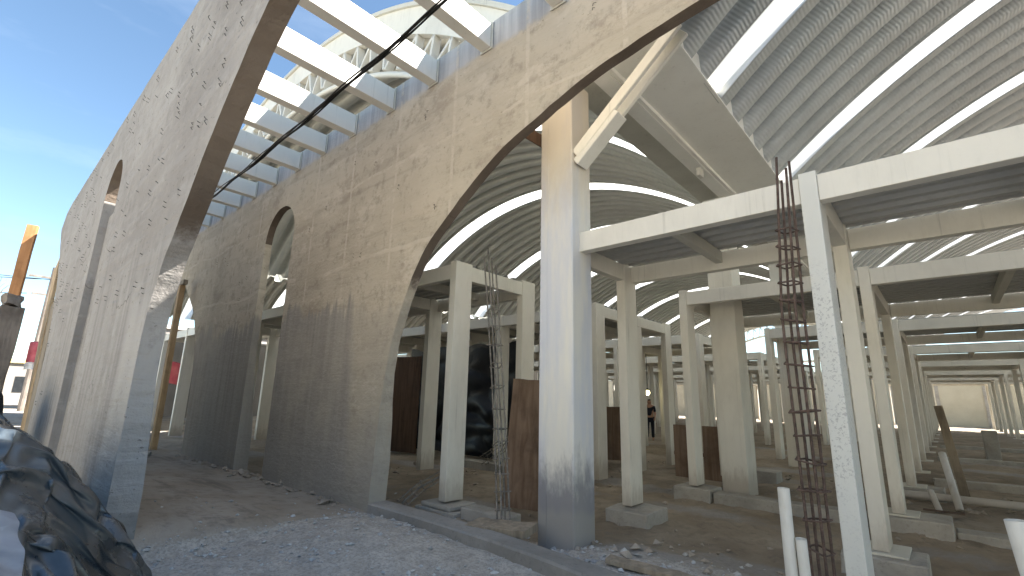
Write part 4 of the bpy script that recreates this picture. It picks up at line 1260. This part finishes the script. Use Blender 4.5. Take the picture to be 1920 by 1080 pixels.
# ------------------------------------------------------------------ light, sky, camera
sun_dir = Vector((1.12, 1.0, 1.53)).normalized()
sl = bpy.data.lights.new('sun', 'SUN')
sl.energy = 5.0; sl.angle = math.radians(0.53); sl.color = (1.0, 0.955, 0.885)
so = bpy.data.objects.new('sun', sl); COL.objects.link(so)
so.rotation_euler = (-sun_dir).to_track_quat('-Z', 'Y').to_euler()
W = bpy.data.worlds.new('World'); S.world = W; W.use_nodes = True
wn = W.node_tree.nodes
sk = wn.new('ShaderNodeTexSky'); sk.sky_type = 'NISHITA'; sk.sun_disc = False
sk.sun_elevation = math.asin(sun_dir.z); sk.sun_rotation = math.atan2(sun_dir.x, sun_dir.y)
sk.altitude = 300; sk.air_density = 1.0; sk.dust_density = 0.15; sk.ozone_density = 1.0
tc = wn.new('ShaderNodeTexCoord'); mp = wn.new('ShaderNodeMapping'); mp.inputs['Scale'].default_value = (1.2, 1.2, 5.0)
cl = wn.new('ShaderNodeTexNoise'); cl.inputs['Scale'].default_value = 2.2; cl.inputs['Detail'].default_value = 6; cl.inputs['Roughness'].default_value = 0.6
cr_ = wn.new('ShaderNodeMapRange'); cr_.inputs[1].default_value = 0.5; cr_.inputs[2].default_value = 0.8; cr_.inputs[3].default_value = 0.0; cr_.inputs[4].default_value = 0.10
tint = wn.new('ShaderNodeMix'); tint.data_type = 'RGBA'; tint.blend_type = 'MULTIPLY'; tint.inputs[0].default_value = 1.0; tint.inputs[7].default_value = (0.93, 1.0, 0.97, 1)
mx = wn.new('ShaderNodeMix'); mx.data_type = 'RGBA'; mx.inputs[7].default_value = (7.5, 8.0, 8.6, 1)
wl = W.node_tree.links
wl.new(tc.outputs['Generated'], mp.inputs[0]); wl.new(mp.outputs[0], cl.inputs['Vector']); wl.new(cl.outputs[0], cr_.inputs[0])
wl.new(sk.outputs[0], tint.inputs[6]); wl.new(cr_.outputs[0], mx.inputs[0]); wl.new(tint.outputs[2], mx.inputs[6])
wl.new(mx.outputs[2], wn['Background'].inputs[0])
wn['Background'].inputs[1].default_value = 0.060

cam = bpy.data.cameras.new('camera')
co = bpy.data.objects.new('camera', cam); COL.objects.link(co)
yaw, pitch, roll, fpx = -7.27712385e-01, 2.26570233e-01, 2.31638452e-02, 896.8126
f = Vector((math.sin(yaw) * math.cos(pitch), math.cos(yaw) * math.cos(pitch), math.sin(pitch)))
r = f.cross(Vector((0, 0, 1))).normalized(); u = r.cross(f)
R2 = r * math.cos(roll) + u * math.sin(roll); U2 = -r * math.sin(roll) + u * math.cos(roll)
m = Matrix((R2, U2, -f)).transposed().to_4x4(); m.translation = (0, 0, 1.2)
co.matrix_world = m
cam.sensor_width = 36.0; cam.lens = 36.0 * fpx / 1920.0
cam.clip_start = 0.05; cam.clip_end = 3000
S.camera = co
S.render.resolution_x, S.render.resolution_y = 1024, 576
S.view_settings.view_transform = 'Standard'; S.view_settings.look = 'None'
S.view_settings.exposure = 2.3; S.view_settings.gamma = 1.0
S.cycles.use_denoising = True
S.cycles.max_bounces = 10; S.cycles.diffuse_bounces = 6; S.cycles.transmission_bounces = 6
S.cycles.sample_clamp_indirect = 8.0
